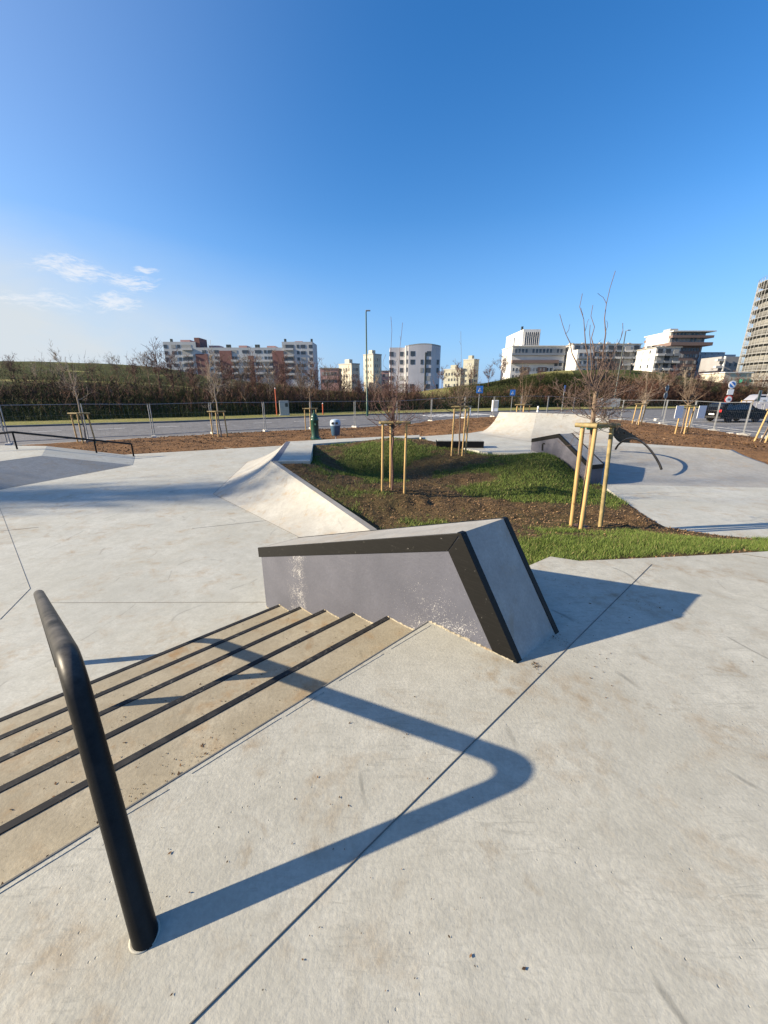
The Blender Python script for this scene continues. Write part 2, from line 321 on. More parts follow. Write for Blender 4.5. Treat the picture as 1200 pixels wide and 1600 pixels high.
# ------------------------------------------------------------------ mesh helpers
class MB:
    def __init__(s): s.v = []; s.f = []
    def add(s, vs, fs):
        o = len(s.v); s.v += [tuple(x) for x in vs]; s.f += [tuple(i + o for i in f) for f in fs]; return s
    def prism(s, poly, z0, z1):
        n = len(poly); g0 = z0 if callable(z0) else (lambda p: z0); g1 = z1 if callable(z1) else (lambda p: z1)
        vs = [(p[0], p[1], g0(p)) for p in poly] + [(p[0], p[1], g1(p)) for p in poly]
        area = sum(poly[i][0] * poly[(i + 1) % n][1] - poly[(i + 1) % n][0] * poly[i][1] for i in range(n))
        fs = [tuple(range(n - 1, -1, -1)), tuple(range(n, 2 * n))] + [(i, (i + 1) % n, n + (i + 1) % n, n + i) for i in range(n)]
        if area < 0: fs = [tuple(reversed(f)) for f in fs]
        return s.add(vs, fs)
    def box(s, c, d, rz=0, mat=None):
        hx, hy, hz = d[0] / 2, d[1] / 2, d[2] / 2; cs, sn = math.cos(rz), math.sin(rz)
        vs = []
        for z in (-hz, hz):
            for x, y in ((-hx, -hy), (hx, -hy), (hx, hy), (-hx, hy)):
                p = Vector((x * cs - y * sn, x * sn + y * cs, z))
                if mat: p = mat @ Vector((x, y, z))
                vs.append(p + Vector(c))
        return s.add(vs, [(3, 2, 1, 0), (4, 5, 6, 7), (0, 1, 5, 4), (1, 2, 6, 5), (2, 3, 7, 6), (3, 0, 4, 7)])
    def tube(s, pts, rad, n=10, cap=True):
        pts = [Vector(p) for p in pts]; k = len(pts)
        rad = rad if isinstance(rad, (list, tuple)) else [rad] * k
        o = len(s.v); up = None
        for i, p in enumerate(pts):
            t = (pts[min(i + 1, k - 1)] - pts[max(i - 1, 0)]).normalized()
            if up is None:
                up = Vector((0, 0, 1)) if abs(t.z) < .9 else Vector((1, 0, 0))
            a = t.cross(up).normalized(); b = a.cross(t).normalized(); up = b
            for j in range(n):
                g = 2 * math.pi * j / n
                s.v.append(tuple(p + (a * math.cos(g) + b * math.sin(g)) * rad[i]))
        for i in range(k - 1):
            for j in range(n):
                q = o + i * n; s.f.append((q + j, q + (j + 1) % n, q + n + (j + 1) % n, q + n + j))
        if cap:
            s.f.append(tuple(o + j for j in range(n - 1, -1, -1))); s.f.append(tuple(o + (k - 1) * n + j for j in range(n)))
        return s
    def lathe(s, prof, c=(0, 0, 0), n=20):
        o = len(s.v)
        for r, z in prof:
            for j in range(n):
                g = 2 * math.pi * j / n; s.v.append((c[0] + r * math.cos(g), c[1] + r * math.sin(g), c[2] + z))
        for i in range(len(prof) - 1):
            for j in range(n):
                q = o + i * n; s.f.append((q + j, q + (j + 1) % n, q + n + (j + 1) % n, q + n + j))
        s.f.append(tuple(o + j for j in range(n - 1, -1, -1))); s.f.append(tuple(o + (len(prof) - 1) * n + j for j in range(n)))
        return s
    def loft(s, rows):
        o = len(s.v); n = len(rows[0])
        for r in rows: s.v += [tuple(p) for p in r]
        for i in range(len(rows) - 1):
            for j in range(n - 1):
                q = o + i * n + j; s.f.append((q, q + 1, q + n + 1, q + n))
        return s
    def build(s, name, mat, parent=None, smooth=False, bevel=0, loc=None, **kw):
        me = bpy.data.meshes.new(name); me.from_pydata(s.v, [], s.f); me.update()
        o = bpy.data.objects.new(name, me); C.objects.link(o); me.materials.append(M[mat] if isinstance(mat, str) else mat)
        if parent is not None: o.parent = parent
        if loc is not None: o.location = loc
        if smooth:
            me.polygons.foreach_set('use_smooth', [True] * len(me.polygons))
            if smooth == 'auto': me.set_sharp_from_angle(angle=R(40))
        if bevel:
            b = o.modifiers.new('bevel', 'BEVEL'); b.width = bevel; b.segments = 2; b.limit_method = 'ANGLE'; b.harden_normals = False
        for k, v in kw.items(): o[k] = v
        return o
def thing(name, label, cat, loc=(0, 0, 0), rz=0, group=None):
    o = bpy.data.objects.new(name, None); C.objects.link(o); o.location = loc; o.rotation_euler = (0, 0, rz)
    o.empty_display_size = .2; o['label'] = label; o['category'] = cat
    if group: o['group'] = group
    return o
def tag(o, label, cat, group=None):
    o['label'] = label; o['category'] = cat
    if group: o['group'] = group
    return o
def st(o): o['kind'] = 'structure'; return o
def dup(root, loc, rz=None, label=None, scale=None):
    def cp(o, par):
        c = o.copy(); C.objects.link(c)
        if par is not None: c.parent = par
        for ch in kids.get(o.name, []): cp(ch, c)
        return c
    kids = {}
    def walk(o):
        kids[o.name] = list(o.children)
        for ch in o.children: walk(ch)
    walk(root)
    r = cp(root, None); r.location = loc
    if rz is not None: r.rotation_euler = (0, 0, rz)
    if scale: r.scale = (scale,) * 3
    if label: r['label'] = label
    return r
def tri_mesh(name, V, F, mat, tint=None, parent=None, **kw):
    me = bpy.data.meshes.new(name); V = np.asarray(V, np.float32); F = np.asarray(F, np.int32)
    k = F.shape[1]
    me.vertices.add(len(V)); me.vertices.foreach_set('co', V.ravel())
    me.loops.add(F.size); me.loops.foreach_set('vertex_index', F.ravel())
    me.polygons.add(len(F)); me.polygons.foreach_set('loop_start', np.arange(0, F.size, k, dtype=np.int32))
    me.update(calc_edges=True)
    if tint is not None:
        a = me.attributes.new('tint', 'FLOAT', 'POINT'); a.data.foreach_set('value', np.asarray(tint, np.float32))
    o = bpy.data.objects.new(name, me); C.objects.link(o); me.materials.append(M[mat])
    if parent is not None: o.parent = parent
    for kk, v in kw.items(): o[kk] = v
    return o
ORD = ['first', 'second', 'third', 'fourth', 'fifth', 'sixth', 'seventh', 'eighth', 'ninth', 'tenth', 'eleventh', 'twelfth', 'thirteenth', 'fourteenth', 'fifteenth', 'sixteenth', 'seventeenth', 'eighteenth', 'nineteenth', 'twentieth']
TENS = {20: 'twenty', 30: 'thirty', 40: 'forty'}
def ordinal(i):
    if i < 20: return ORD[i]
    t = (i + 1) // 10 * 10; r = (i + 1) % 10
    return {20: 'twentieth', 30: 'thirtieth', 40: 'fortieth'}[t] if r == 0 else TENS[t] + '-' + ORD[r - 1]

def vnoise(x, y, seed=0):
    # smooth value noise on numpy arrays
    xi = np.floor(x).astype(np.int64); yi = np.floor(y).astype(np.int64); xf = x - xi; yf = y - yi
    def h(a, b):
        q = (a * 374761393 + b * 668265263 + seed * 69069) & 0x7fffffff
        q = ((q ^ (q >> 13)) * 1274126177) & 0x7fffffff
        return ((q ^ (q >> 16)) & 0xffff) / 65535.0
    u = xf * xf * (3 - 2 * xf); v = yf * yf * (3 - 2 * yf)
    return (h(xi, yi) * (1 - u) + h(xi + 1, yi) * u) * (1 - v) + (h(xi, yi + 1) * (1 - u) + h(xi + 1, yi + 1) * u) * v
def fbm(x, y, oct=4, seed=0):
    s = 0; a = .5
    for i in range(oct): s = s + a * vnoise(x * 2 ** i, y * 2 ** i, seed + i); a *= .5
    return s
def inpoly(X, Y, poly):
    ins = np.zeros(X.shape, bool); n = len(poly)
    for i in range(n):
        x0, y0 = poly[i][0], poly[i][1]; x1, y1 = poly[(i + 1) % n][0], poly[(i + 1) % n][1]
        if y0 == y1: continue
        ins ^= ((Y < y0) != (Y < y1)) & (X < (x1 - x0) * (Y - y0) / (y1 - y0) + x0)
    return ins
def dist_poly(X, Y, poly):
    d = np.full(X.shape, 1e9); n = len(poly)
    for i in range(n):
        ax, ay = poly[i][0], poly[i][1]; bx, by = poly[(i + 1) % n][0] - ax, poly[(i + 1) % n][1] - ay
        t = np.clip(((X - ax) * bx + (Y - ay) * by) / (bx * bx + by * by + 1e-12), 0, 1)
        d = np.minimum(d, np.hypot(X - ax - t * bx, Y - ay - t * by))
    return d
def grid_mesh(name, xs, ys, Z, mat, keep=None, smooth=True):
    nx, ny = len(xs), len(ys); X, Y = np.meshgrid(xs, ys)
    V = np.stack([X.ravel(), Y.ravel(), Z.ravel()], 1)
    i = np.arange(nx - 1)[None, :] + np.arange(ny - 1)[:, None] * nx
    F = np.stack([i, i + 1, i + 1 + nx, i + nx], -1).reshape(-1, 4)
    if keep is not None:
        k = keep.ravel(); F = F[k[F].any(1)]
    used = np.unique(F); mp = np.full(len(V), -1); mp[used] = np.arange(len(used))
    o = tri_mesh(name, V[used], mp[F], mat)
    if smooth: o.data.polygons.foreach_set('use_smooth', [True] * len(o.data.polygons))
    return o

LOW = -.83       # lower plaza
UP = -.10        # far upper deck
RLOW = -.62      # right-hand lower plaza

# ------------------------------------------------------------------ paved levels
Apt = Vector((.329, 2.456, 0)); LD = Vector((.738, -.675, 0)).normalized(); LN = Vector((LD.y, -LD.x, 0))   # ledge axis (toward landing), side normal (toward stairs)
ED = Vector((math.sin(R(45.8)), math.cos(R(45.8)), 0))       # stair edge direction
WV = Vector((.393, .321, 0))                                   # ledge width
SD = -LD                                                       # stairs run down along this
def stair_pt(i, b): return Apt + SD * (.41 * i) + ED * b       # i-th nosing, b along the edge (negative to the left)
SL = -7.0
landing = [stair_pt(0, SL), stair_pt(0, 0), stair_pt(0, .95), Vector((1.70, 3.62, 0)), G(905, 876, 0), G(1010, 871.5, 0), G(1100, 867, 0), G(1200, 861, 0), Vector((8.5, 4.25, 0)), Vector((14, 4.4, 0)), Vector((14, -9, 0)), Vector((-9, -9, 0))]
st(MB().prism(landing, -.30, 0).build('upper_paving', 'conc', bevel=.006))
def strip(name, p, q, wd, z, mat='joint', h=.004):
    p = Vector(p); q = Vector(q); t = (q - p).normalized(); nn = Vector((-t.y, t.x, 0)) * wd / 2
    return st(MB().prism([p - nn, q - nn, q + nn, p + nn], z - .02, z + h).build(name, mat))
jd = (G(1010, 890, 0) - G(300, 1598, 0)).normalized()
strip('expansion_joint', G(300, 1598, 0) - jd * 3, G(1018, 882, 0), .003, 0)
strip('expansion_joint', G(1160, 866, 0), G(1160, 866, 0) + Vector((3.2, -1.9, 0)), .006, 0)
low_poly = [(-34, -9), (-9.2, -9), stair_pt(5, SL), stair_pt(5, .4), (.4, 5.0), (-1.0, 6.1), (-2.2, 8.8), (-3.6, 13.2), (-3.9, 18.6), (-5.0, 18.4), (-10.0, 15.95), (-18, 12.3), (-34, 6)]
low_poly = [(p[0], p[1]) for p in low_poly]
st(MB().prism(low_poly, LOW - .25, LOW).build('lower_paving', 'conc_low'))
for a, b in (((0, 795), (47, 920)), ((47, 920), (0, 968)), ((70, 942), (415, 941)), ((0, 830), (60, 824)), ((300, 826), (430, 812)), ((395, 705), (345, 698))):
    strip('expansion_joint', G(*a, LOW), G(*b, LOW), .0045, LOW, 'joint_pale')
# stairs, six risers
sm = MB()
stair = thing('stairs', 'wide flight of five dirty tan concrete steps with black edged nosings going down', 'stairs')
for i in range(1, 6):
    z1 = -.138 * i; p = [stair_pt(i - 1, SL), stair_pt(i - 1, 0), stair_pt(i, 0), stair_pt(i, SL)]
    MB().prism(p, LOW - .2, z1).build('step', 'step', stair, bevel=.004)
    q = [stair_pt(i, SL), stair_pt(i, -.005), stair_pt(i, -.005) - SD * .040, stair_pt(i, SL) - SD * .040]
    q = [Vector(q[0]) + SD * .003, Vector(q[1]) + SD * .003, q[2], q[3]]
    MB().prism(q, z1 - .035, z1 + .005).build('nosing', 'nosing', stair, bevel=.002)
# worn landing edge: mortar line and a dark seam
e0, e1 = stair_pt(0, SL), stair_pt(0, -.01)
strip('landing_seam', Vector(e0) - SD * .004, Vector(e1) - SD * .004, .007, 0, 'joint', .003)
mm = MB(); b0 = -4.0
while b0 < -.05:
    ln = rnd.uniform(.15, .6); off = rnd.uniform(.02, .05); p = Apt + ED * b0 - SD * off; q = Apt + ED * min(b0 + ln, -.04) - SD * (off + rnd.uniform(-.012, .012))
    t = (q - p).normalized(); nn = Vector((-t.y, t.x, 0)) * rnd.uniform(.0012, .003); mm.prism([p, q - nn, q + nn], -.01, .0025); b0 += ln * rnd.uniform(1.0, 1.8)
st(mm.build('landing_crack', 'patina'))

# ------------------------------------------------------------------ big hubba ledge beside the stairs
ledge = thing('skate_ledge', 'big sloping concrete ledge beside the steps, grey violet side with black steel edges', 'skate ledge', Apt, math.atan2(LD.y, LD.x))
# local x along LD, local y to the left of it (away from the stairs = -LN)
Lm = Matrix.Rotation(math.atan2(LD.y, LD.x), 4, 'Z'); Li = Lm.inverted()
wl_ = Li @ WV                                                     # width vector in local space
def lp(x, z, k=0, out=0): return (x + wl_.x * k, wl_.y * k - out, z)
zb = LOW - .15
XL, ZL, XR, ZR, XB = -2.335, -.075, .22, .741, .674
prof = [(XL, zb), (XB, zb), (XB, 0.0), (XR, ZR), (XL, ZL)]
def side_prism(prof, k0, k1, o0=0, o1=0):
    n = len(prof); vs = [lp(x, z, k0, o0) for x, z in prof] + [lp(x, z, k1, o1) for x, z in prof]
    return vs, [tuple(range(n)), tuple(range(2 * n - 1, n - 1, -1))] + [(i, i + n, (i + 1) % n + n, (i + 1) % n) for i in range(n)]
MB().add(*side_prism(prof, 0, 1)).build('core', 'ledge_conc', ledge)
MB().add(*side_prism(prof, 0, 0, .004, -.002)).build('painted_side', 'chipped', ledge)
sl_ = (ZR - ZL) / (XR - XL)
bw = .120
def zt(x): return ZL + (x - XL) * sl_
es = (XB - XR) / ZR                                               # end face dx per dz (negative going up)
xi = XR - .115                                                   # inner corner of the band
band_top = [(XL - .05, zt(XL - .05) - bw * .97), (xi - .02, zt(xi) - bw), (XR + .0, ZR - .001), (XR, ZR + .004), (XL - .05, zt(XL - .05) + .004)]
MB().add(*side_prism([(XL - .05, zt(XL - .05) - bw * .95), (xi + .03, zt(xi + .03) - bw), (XR + .002, ZR + .003), (XL - .05, zt(XL - .05) + .003)], 0, .012, .010, 0)).build('edge_band', 'black', ledge, bevel=.003)
MB().add(*side_prism([(xi + .034, zt(xi + .03) - bw), (XB - .162, .002), (XB + .004, .002), (XR + .008, ZR)], 0, .012, .0105, 0)).build('edge_band', 'black', ledge, bevel=.003)
# steel angles along both edges of the sloping end face and on the top
def endstrip(k0, k1):
    vs = []
    for z in (0.0, ZR + .002):
        x = XB + (XR - XB) * (z / ZR)
        for k, dx in ((k0, .006), (k1, .006), (k1, -.02), (k0, -.02)): vs.append(lp(x + dx, z, k, .0108 if k0 == 0 and k == 0 else 0))
    return vs, [(3, 2, 1, 0), (4, 5, 6, 7), (0, 1, 5, 4), (1, 2, 6, 5), (2, 3, 7, 6), (3, 0, 4, 7)]
MB().add(*endstrip(0, .085)).build('steel_angle', 'black', ledge); MB().add(*endstrip(.915, 1.004)).build('steel_angle', 'black', ledge)
MB().add(*side_prism([(XL - .05, zt(XL - .05) - .06), (XR, ZR - .06), (XR + .002, ZR + .003), (XL - .05, zt(XL - .05) + .003)], .955, 1.01)).build('steel_angle', 'black', ledge)
MB().add(*side_prism([(XL - .05, ZL - .06), (XL - .001, ZL - .06), (XL - .001, zt(XL) + .001), (XL - .05, zt(XL - .05) + .001)], .013, .954)).build('end_cap', 'ledge_conc', ledge)
# crumbly mortar fillet where the wall meets steps and landing
rr_ = random.Random(3); xc = XL; k_ = 0; rows_ = []
def fz(x):
    if x > 0: return 0.0
    i_ = math.ceil(-x / .41 - 1e-6); return -.138 * i_ if i_ <= 5 else LOW
while xc < XB - .02:
    a_ = .004 + abs(rr_.gauss(0, .005)) + (.006 if xc > .15 else 0); h_ = .003 + abs(rr_.gauss(0, .005)); z = fz(xc)
    rows_.append([lp(xc, z + h_, 0, .0045), lp(xc, z + h_ * .7, 0, .005 + a_ * .5), lp(xc, z - .003, 0, .006 + a_)]); xc += .012
cr = MB().loft(rows_)
cr.build('mortar_fillet', 'step', ledge)

# ------------------------------------------------------------------ handrail over the stairs
rail = thing('handrail', 'thick black steel handrail bending down over the steps, worn bare on top', 'handrail')
def bend(pts, rad, n=9):
    out = [Vector(pts[0])]
    for i in range(1, len(pts) - 1):
        p, a, b = Vector(pts[i]), Vector(pts[i - 1]), Vector(pts[i + 1])
        u = (a - p).normalized(); v = (b - p).normalized(); ang = u.angle(v); d = rad / math.tan(ang / 2)
        s0 = p + u * d; s1 = p + v * d; cc = p + (u + v).normalized() * (rad / math.sin(ang / 2))
        a0 = (s0 - cc); a1 = (s1 - cc); th = a0.angle(a1); ax = a0.cross(a1).normalized()
        for k in range(n + 1): out.append(cc + Matrix.Rotation(th * k / n, 3, ax) @ a0)
    out.append(Vector(pts[-1])); return out
r0, r1, r2, r3 = Vector((-.715, .722, -.05)), Vector((-1.055, 1.085, .745)), Vector((-3.07, 3.05, -.10)), Vector((-3.02, 3.0, LOW - .05))
MB().tube(bend([r0, r1, r2, r3], .17, 12), (.036), 28).build('rail_tube', 'rail', rail, smooth='auto')
tpost = .50; pp = r1.lerp(r2, tpost)
MB().tube([(pp.x, pp.y, -.138 * 4 - .1), (pp.x, pp.y, pp.z - .01)], .028, 20).build('post', 'rail', rail, smooth='auto')
MB().lathe([(.043, 0), (.042, .002), (.038, .004), (.034, .002)], (r0.x - .023, r0.y + .023, .0005), 26).build('base_grout', 'conc', rail, smooth=True)

# ------------------------------------------------------------------ hip bank, platform and far upper deck
def ease(t, mx=R(62)):
    a = t * mx; return math.sin(a) / math.sin(mx), (1 - math.cos(a)) / (1 - math.cos(mx))
def bank_rows(base, top, n=12, flat=0.0):
    rows = []
    for k in range(n + 1):
        h, z = ease(k / n); z = z * (1 - flat) + h * flat
        rows.append([Vector((b[0] + (t[0] - b[0]) * h, b[1] + (t[1] - b[1]) * h, b[2] + (t[2] - b[2]) * z)) for b, t in zip(base, top)])
    return rows
def sub(p, q, n): return [Vector(p).lerp(Vector(q), i / n) for i in range(n + 1)]
hip = thing('hip_bank', 'pale curved concrete bank with a corner, rising from the lower paving to a platform', 'skate ramp')
P1 = Vector((-2.75, 9.3, 0)); T2 = Vector((-.27, 6.02, -.56)); b1 = Vector((-4.27, 9.32, LOW + .003)); b2 = Vector((-1.25, 6.05, LOW + .003)); T3 = Vector((.45, 5.05, -.74)); b3 = Vector((-.35, 5.1, LOW + .003))
MB().loft(bank_rows(sub(b1, b2, 6) + sub(b2, b3, 2)[1:], sub(P1, T2, 6) + sub(T2, T3, 2)[1:], 12, .55)).build('front_face', 'conc_warm', hip, smooth=True)
P2 = Vector((-3.33, 13.2, 0)); b4 = Vector((-5.0, 14.0, LOW + .003))
MB().loft(bank_rows(sub(b4, b1, 5), sub(P2, P1, 5), 12, .55)).build('side_face', 'conc_warm', hip, smooth=True)
cop = (Vector((T2.y - P1.y, -(T2.x - P1.x), 0)).normalized()) * -.12
MB().add([P1, T2, T3, T3 + cop, T2 + cop, P1 + cop] + [p - Vector((0, 0, .3)) for p in (P1, T2, T3, T3 + cop, T2 + cop, P1 + cop)],
         [(0, 1, 4, 5), (1, 2, 3, 4), (5, 4, 10, 11), (4, 3, 9, 10), (1, 0, 6, 7), (2, 1, 7, 8)]).build('top_edge', 'conc_bank_shaded', hip)
for p, q in ((b4, b1), (b1, b2)):
    dq = (q - p).normalized(); nq = Vector((-dq.y, dq.x, 0)) * .006
    MB().add([p - nq, q - nq, q + nq, p + nq] + [v - Vector((0, 0, .02)) for v in (p - nq, q - nq, q + nq, p + nq)], [(0, 1, 2, 3), (1, 0, 4, 5), (3, 2, 6, 7)]).build('foot_seam', 'joint_pale', hip, loc=(0, 0, .003))
plat = [P1 + Vector((-.001, .0, 0)), Vector((-1.81, 9.36, 0)), Vector((-2.30, 12.6, 0)), Vector((-1.36, 13.15, 0)), Vector((1.32, 14.50, 0)), Vector((1.40, 15.35, 0)), Vector((-1.5, 14.1, 0)), P2]
MB().prism(plat, -.3, 0).build('platform', 'conc_low', hip, bevel=.005)
MB().prism([P1 + Vector((0, 0, 0)), P1 + Vector((.16, .06, 0)), P2 + Vector((.16, -.1, 0)), P2], -.02, .004).build('top_edge', 'violet', hip)
# upper deck by the quarter pipe
T_l, T_r = G(968, 697, UP), G(1140, 703, UP)
Bk0, Bk1 = G(938, 757, RLOW), G(1200, 762, RLOW) + Vector((2.2, -.2, 0))
deck = [G(660, 684.5, UP), Vector((1.7, 14.0, UP)), G(755, 706, UP), G(832, 709, UP), Vector((5.0, 10.9, UP)), T_l + Vector((-2.0, .2, 0)), T_l, T_r, Vector((10.4, 12.3, UP)), Vector((8.3, 13.9, UP)), Vector((7.6, 16, UP)), Vector((4.5, 18.0, UP)), G(735, 676.5, UP), G(680, 680.5, UP), Vector((1.4, 15.7, UP))]
st(MB().prism([(p[0], p[1]) for p in deck], UP - .25, UP).build('upper_deck', 'conc_low'))
# right lower plaza
rp_ = [(5.2, 9.9), (5.49, 9.47), (5.06, 7.58), (4.80, 6.50), (4.84, 6.22), (5.21, 5.87), (6.07, 5.62), (8.0, 5.35), (14, 5.3), (14, 9.6), (9, 10)]
st(MB().prism(rp_, RLOW - .25, RLOW).build('right_paving', 'conc_low'))
bk = thing('flat_bank', 'wide smooth grey concrete bank below the curved rail', 'skate ramp')
nb = 10
bB = sub(Vector((4.95, 9.62, RLOW + .004)), Bk0, 2) + sub(Bk0, Bk1, nb)[1:]; bT = sub(Vector((4.6, 11.0, UP + .002)), T_l + Vector((0, 0, .002)), 4)
bT = sub(Vector((4.7, 12.6, UP + .003)), T_l + Vector((0, 0, .003)), 2) + sub(T_l + Vector((0, 0, .003)), T_r + Vector((0, 0, .003)), nb)[1:]
MB().loft(bank_rows(bB, bT, 10, .35)).build('bank_face', 'conc_bank_shaded', bk, smooth=True)
Bc = Bk1 + Vector((1.3, 1.0, -.05))
MB().loft(bank_rows([Bk1, Bk1 + Vector((.6, .15, -.02)), Bc, Bc + Vector((.3, .9, 0))], [T_r + Vector((0, 0, .003))] * 2 + [T_r + Vector((.2, .1, -.01)), T_r + Vector((.3, .4, -.05))], 8)).build('bank_side', 'conc_bank_shaded', bk, smooth=True)

# second (far) ledge
q1 = Vector((4.36, 11.30, UP)); q2 = Vector((5.09, 9.42, RLOW)); d2 = Vector((q2.x - q1.x, q2.y - q1.y, 0)); L2 = d2.length; d2.normalize()
led2 = thing('skate_ledge', 'far peaked concrete ledge with grey violet sides dropping down the grey bank', 'skate ledge', (q1.x, q1.y, 0), math.atan2(d2.y, d2.x))
W2 = .47
pr2 = [(-.08, RLOW - .1), (L2, RLOW - .1), (L2, -.12), (.90, .535), (-.08, .30)]
def pr_side(mb, prof, y0, y1):
    n = len(prof); mb.add([(x, y0, z) for x, z in prof] + [(x, y1, z) for x, z in prof], [tuple(range(n)), tuple(range(2 * n - 1, n - 1, -1))] + [(i, i + n, (i + 1) % n + n, (i + 1) % n) for i in range(n)]); return mb
pr_side(MB(), pr2, 0, W2).build('core', 'ledge_conc', led2)
pr_side(MB(), [(x, z) for x, z in pr2], -.004, -.001).build('painted_side', 'violet', led2)
MB().box((L2 + .004, W2 / 2, (RLOW - .1 - .22) / 2), (.006, W2 - .01, .50)).build('painted_end', 'violet', led2)
for y0, y1 in ((-.012, .03), (W2 - .03, W2 + .006)):
    pr_side(MB(), [(-.09, .20), (.90, .435), (L2 + .008, -.225), (L2 + .008, -.115), (.90, .543), (-.09, .305)], y0, y1).build('edge_band', 'black', led2)
MB().box((L2 + .012, W2 / 2, -.17), (.012, W2 - .06, .11)).build('edge_band', 'black', led2)
MB().add([(.35, -.006, .02), (.42, -.006, .02), (.40, -.006, .2), (.33, -.006, .2), (.37, -.006, .2), (.47, -.006, .2), (.45, -.006, .24), (.34, -.006, .24)], [(0, 1, 2, 3), (4, 5, 6, 7)]).build('scribble', 'black', led2)
# concrete skirt along the ledge foot
sk = MB(); n_ = 9
for k in range(n_):
    t0, t1 = k / n_, (k + 1) / n_
    zf = lambda t: UP + (RLOW - UP) * max(0, (t - .25) / .75) ** 1.1 + .015
    a = [(t0 * L2, -.22, zf(t0)), (t1 * L2, -.22, zf(t1)), (t1 * L2, -.005, zf(t1) + .03), (t0 * L2, -.005, zf(t0) + .03)]
    sk.add(a + [(x, y, z - .25) for x, y, z in a], [(0, 1, 2, 3), (1, 0, 4, 5), (0, 3, 7, 4), (2, 1, 5, 6)])
sk.build('foot_skirt', 'conc_low', led2)

# low black box ledge on the deck
bx = thing('box_ledge', 'low black grind box on the upper deck behind the third staked tree', 'skate box', (2.45, 12.6, UP), R(-4))
MB().box((0, 0, .10), (1.5, .42, .20)).build('box_body', 'black', bx, bevel=.004)
MB().box((0, 0, .212), (1.44, .36, .022)).build('box_top', 'conc_low', bx)

# quarter pipe with a hip corner
qp = thing('quarter_pipe', 'curved concrete quarter pipe with a sunlit left face and grey right face', 'skate ramp')
QA, QB, QC = G(742, 677, UP), G(826, 690, UP), G(972, 693, UP)
TA, TB, TC = A(780, 644, 17.3), A(838, 645, 16.4), A(950, 649.5, 15.2)
for p in (QA, QB, QC): p.z += .004
MB().loft(bank_rows(sub(QA, QB, 8), sub(TA, TB, 8), 14)).build('left_face', 'conc_warm', qp, smooth=True)
MB().loft(bank_rows(sub(QB, QC, 8), sub(TB, TC, 8), 14)).build('right_face', 'conc_warm', qp, smooth=True)
bkv = Vector((.35, .5, 0))
MB().add([TA, TB, TC, TC + bkv, TB + bkv, TA + Vector((.2, .6, 0))] + [p - Vector((0, 0, .6)) for p in (TA, TB, TC, TC + bkv, TB + bkv, TA + Vector((.2, .6, 0)))],
         [(0, 1, 4, 5), (1, 2, 3, 4), (2, 8, 9, 3), (3, 9, 10, 4), (4, 10, 11, 5), (5, 11, 6, 0)]).build('top_lip', 'joint', qp)
sidec = [r[-1] for r in bank_rows(sub(QB, QC, 8), sub(TB, TC, 8), 14)]
MB().add([tuple(p) for p in sidec] + [(TC.x + .0, TC.y, UP)], [tuple(range(len(sidec))) + (len(sidec),)]).build('end_wall', 'conc_bank_shaded', qp)

# arch rail on the bank
ar = thing('arch_rail', 'thin black curved rail arching down the grey bank', 'skate rail')
f0, f1, ap = G(962, 700, UP), G(1034, 731, -.33), Vector((0, 0, 0))
mid = f0.lerp(f1, .42); ap = Vector((mid.x, mid.y, 0)); 
def arch_pts(n=26):
    out = []
    for k in range(n + 1):
        t = k / n; base = f0.lerp(f1, t)
        out.append(Vector((base.x, base.y, base.z - .04 + .52 * math.sin(math.pi * t ** .85) ** .8)))
    return out
MB().tube(arch_pts(), .030, 10).build('curved_tube', 'rail', ar, smooth='auto')

# left funbox with flat rail
fb = thing('funbox', 'low concrete funbox with grey sloping sides at the left edge', 'skate ramp')
N1, N2 = G(65, 712, -.33), G(73, 697, -.33); F0, F1 = Vector((-8.80, 13.35, LOW + .004)), Vector((-9.95, 15.35, LOW + .004))
N0, F9 = N1 - Vector((.326, .945, 0)) * 6.2, F0 - Vector((.326, .945, 0)) * 7.2
MB().loft(bank_rows([F9, F9.lerp(F0, .5), F0], [N0, N0.lerp(N1, .5), N1], 8, 1.0)).build('front_slope', 'conc_bank_shaded', fb, smooth=True)
MB().loft(bank_rows([F0, F1], [N1, N2], 8, 1.0)).build('end_slope', 'conc_low', fb, smooth=True)
MB().add([N0, N1, N2, Vector((-16.5, 15.0, -.33)), Vector((-16.5, 6.4, -.33))], [(0, 1, 2, 3, 4)]).build('top_deck', 'conc_low', fb)
MB().add([N2, F1, Vector((-12.8, 15.5, LOW)), Vector((-16.5, 15.45, LOW)), Vector((-16.5, 15.02, -.33))], [(0, 1, 2), (0, 2, 3, 4)]).build('back_wall', 'conc_bank_shaded', fb)
fr = thing('flat_rail', 'low black flat rail with bent slope along the left funbox', 'skate rail')
pA, pB, pC = G(27, 702, -.33), G(136, 706.5, -.56), G(209, 713.5, LOW)
tA, tB, tC = [Vector((p.x, p.y, p.z + h)) for p, h in ((pA, .60), (pB, .50), (pC, .50))]
tL = tA + (tA - pB).normalized() * 2.4; tL.z = .10
def bar(mb, p, q, a=.03):
    return mb.tube([p, q], a * 1.2, 4)
bar(MB(), tL, tA).build('rail_bar', 'rail', fr); bar(MB(), tA, tC).build('rail_bar', 'rail', fr)
for p, t in ((pA, tA), (pB, tA.lerp(tC, .66)), (pC, tC), (Vector((tL.x, tL.y, -.33)), tL)):
    bar(MB(), Vector((t.x, t.y, p.z - .05)), t).build('post', 'rail', fr)

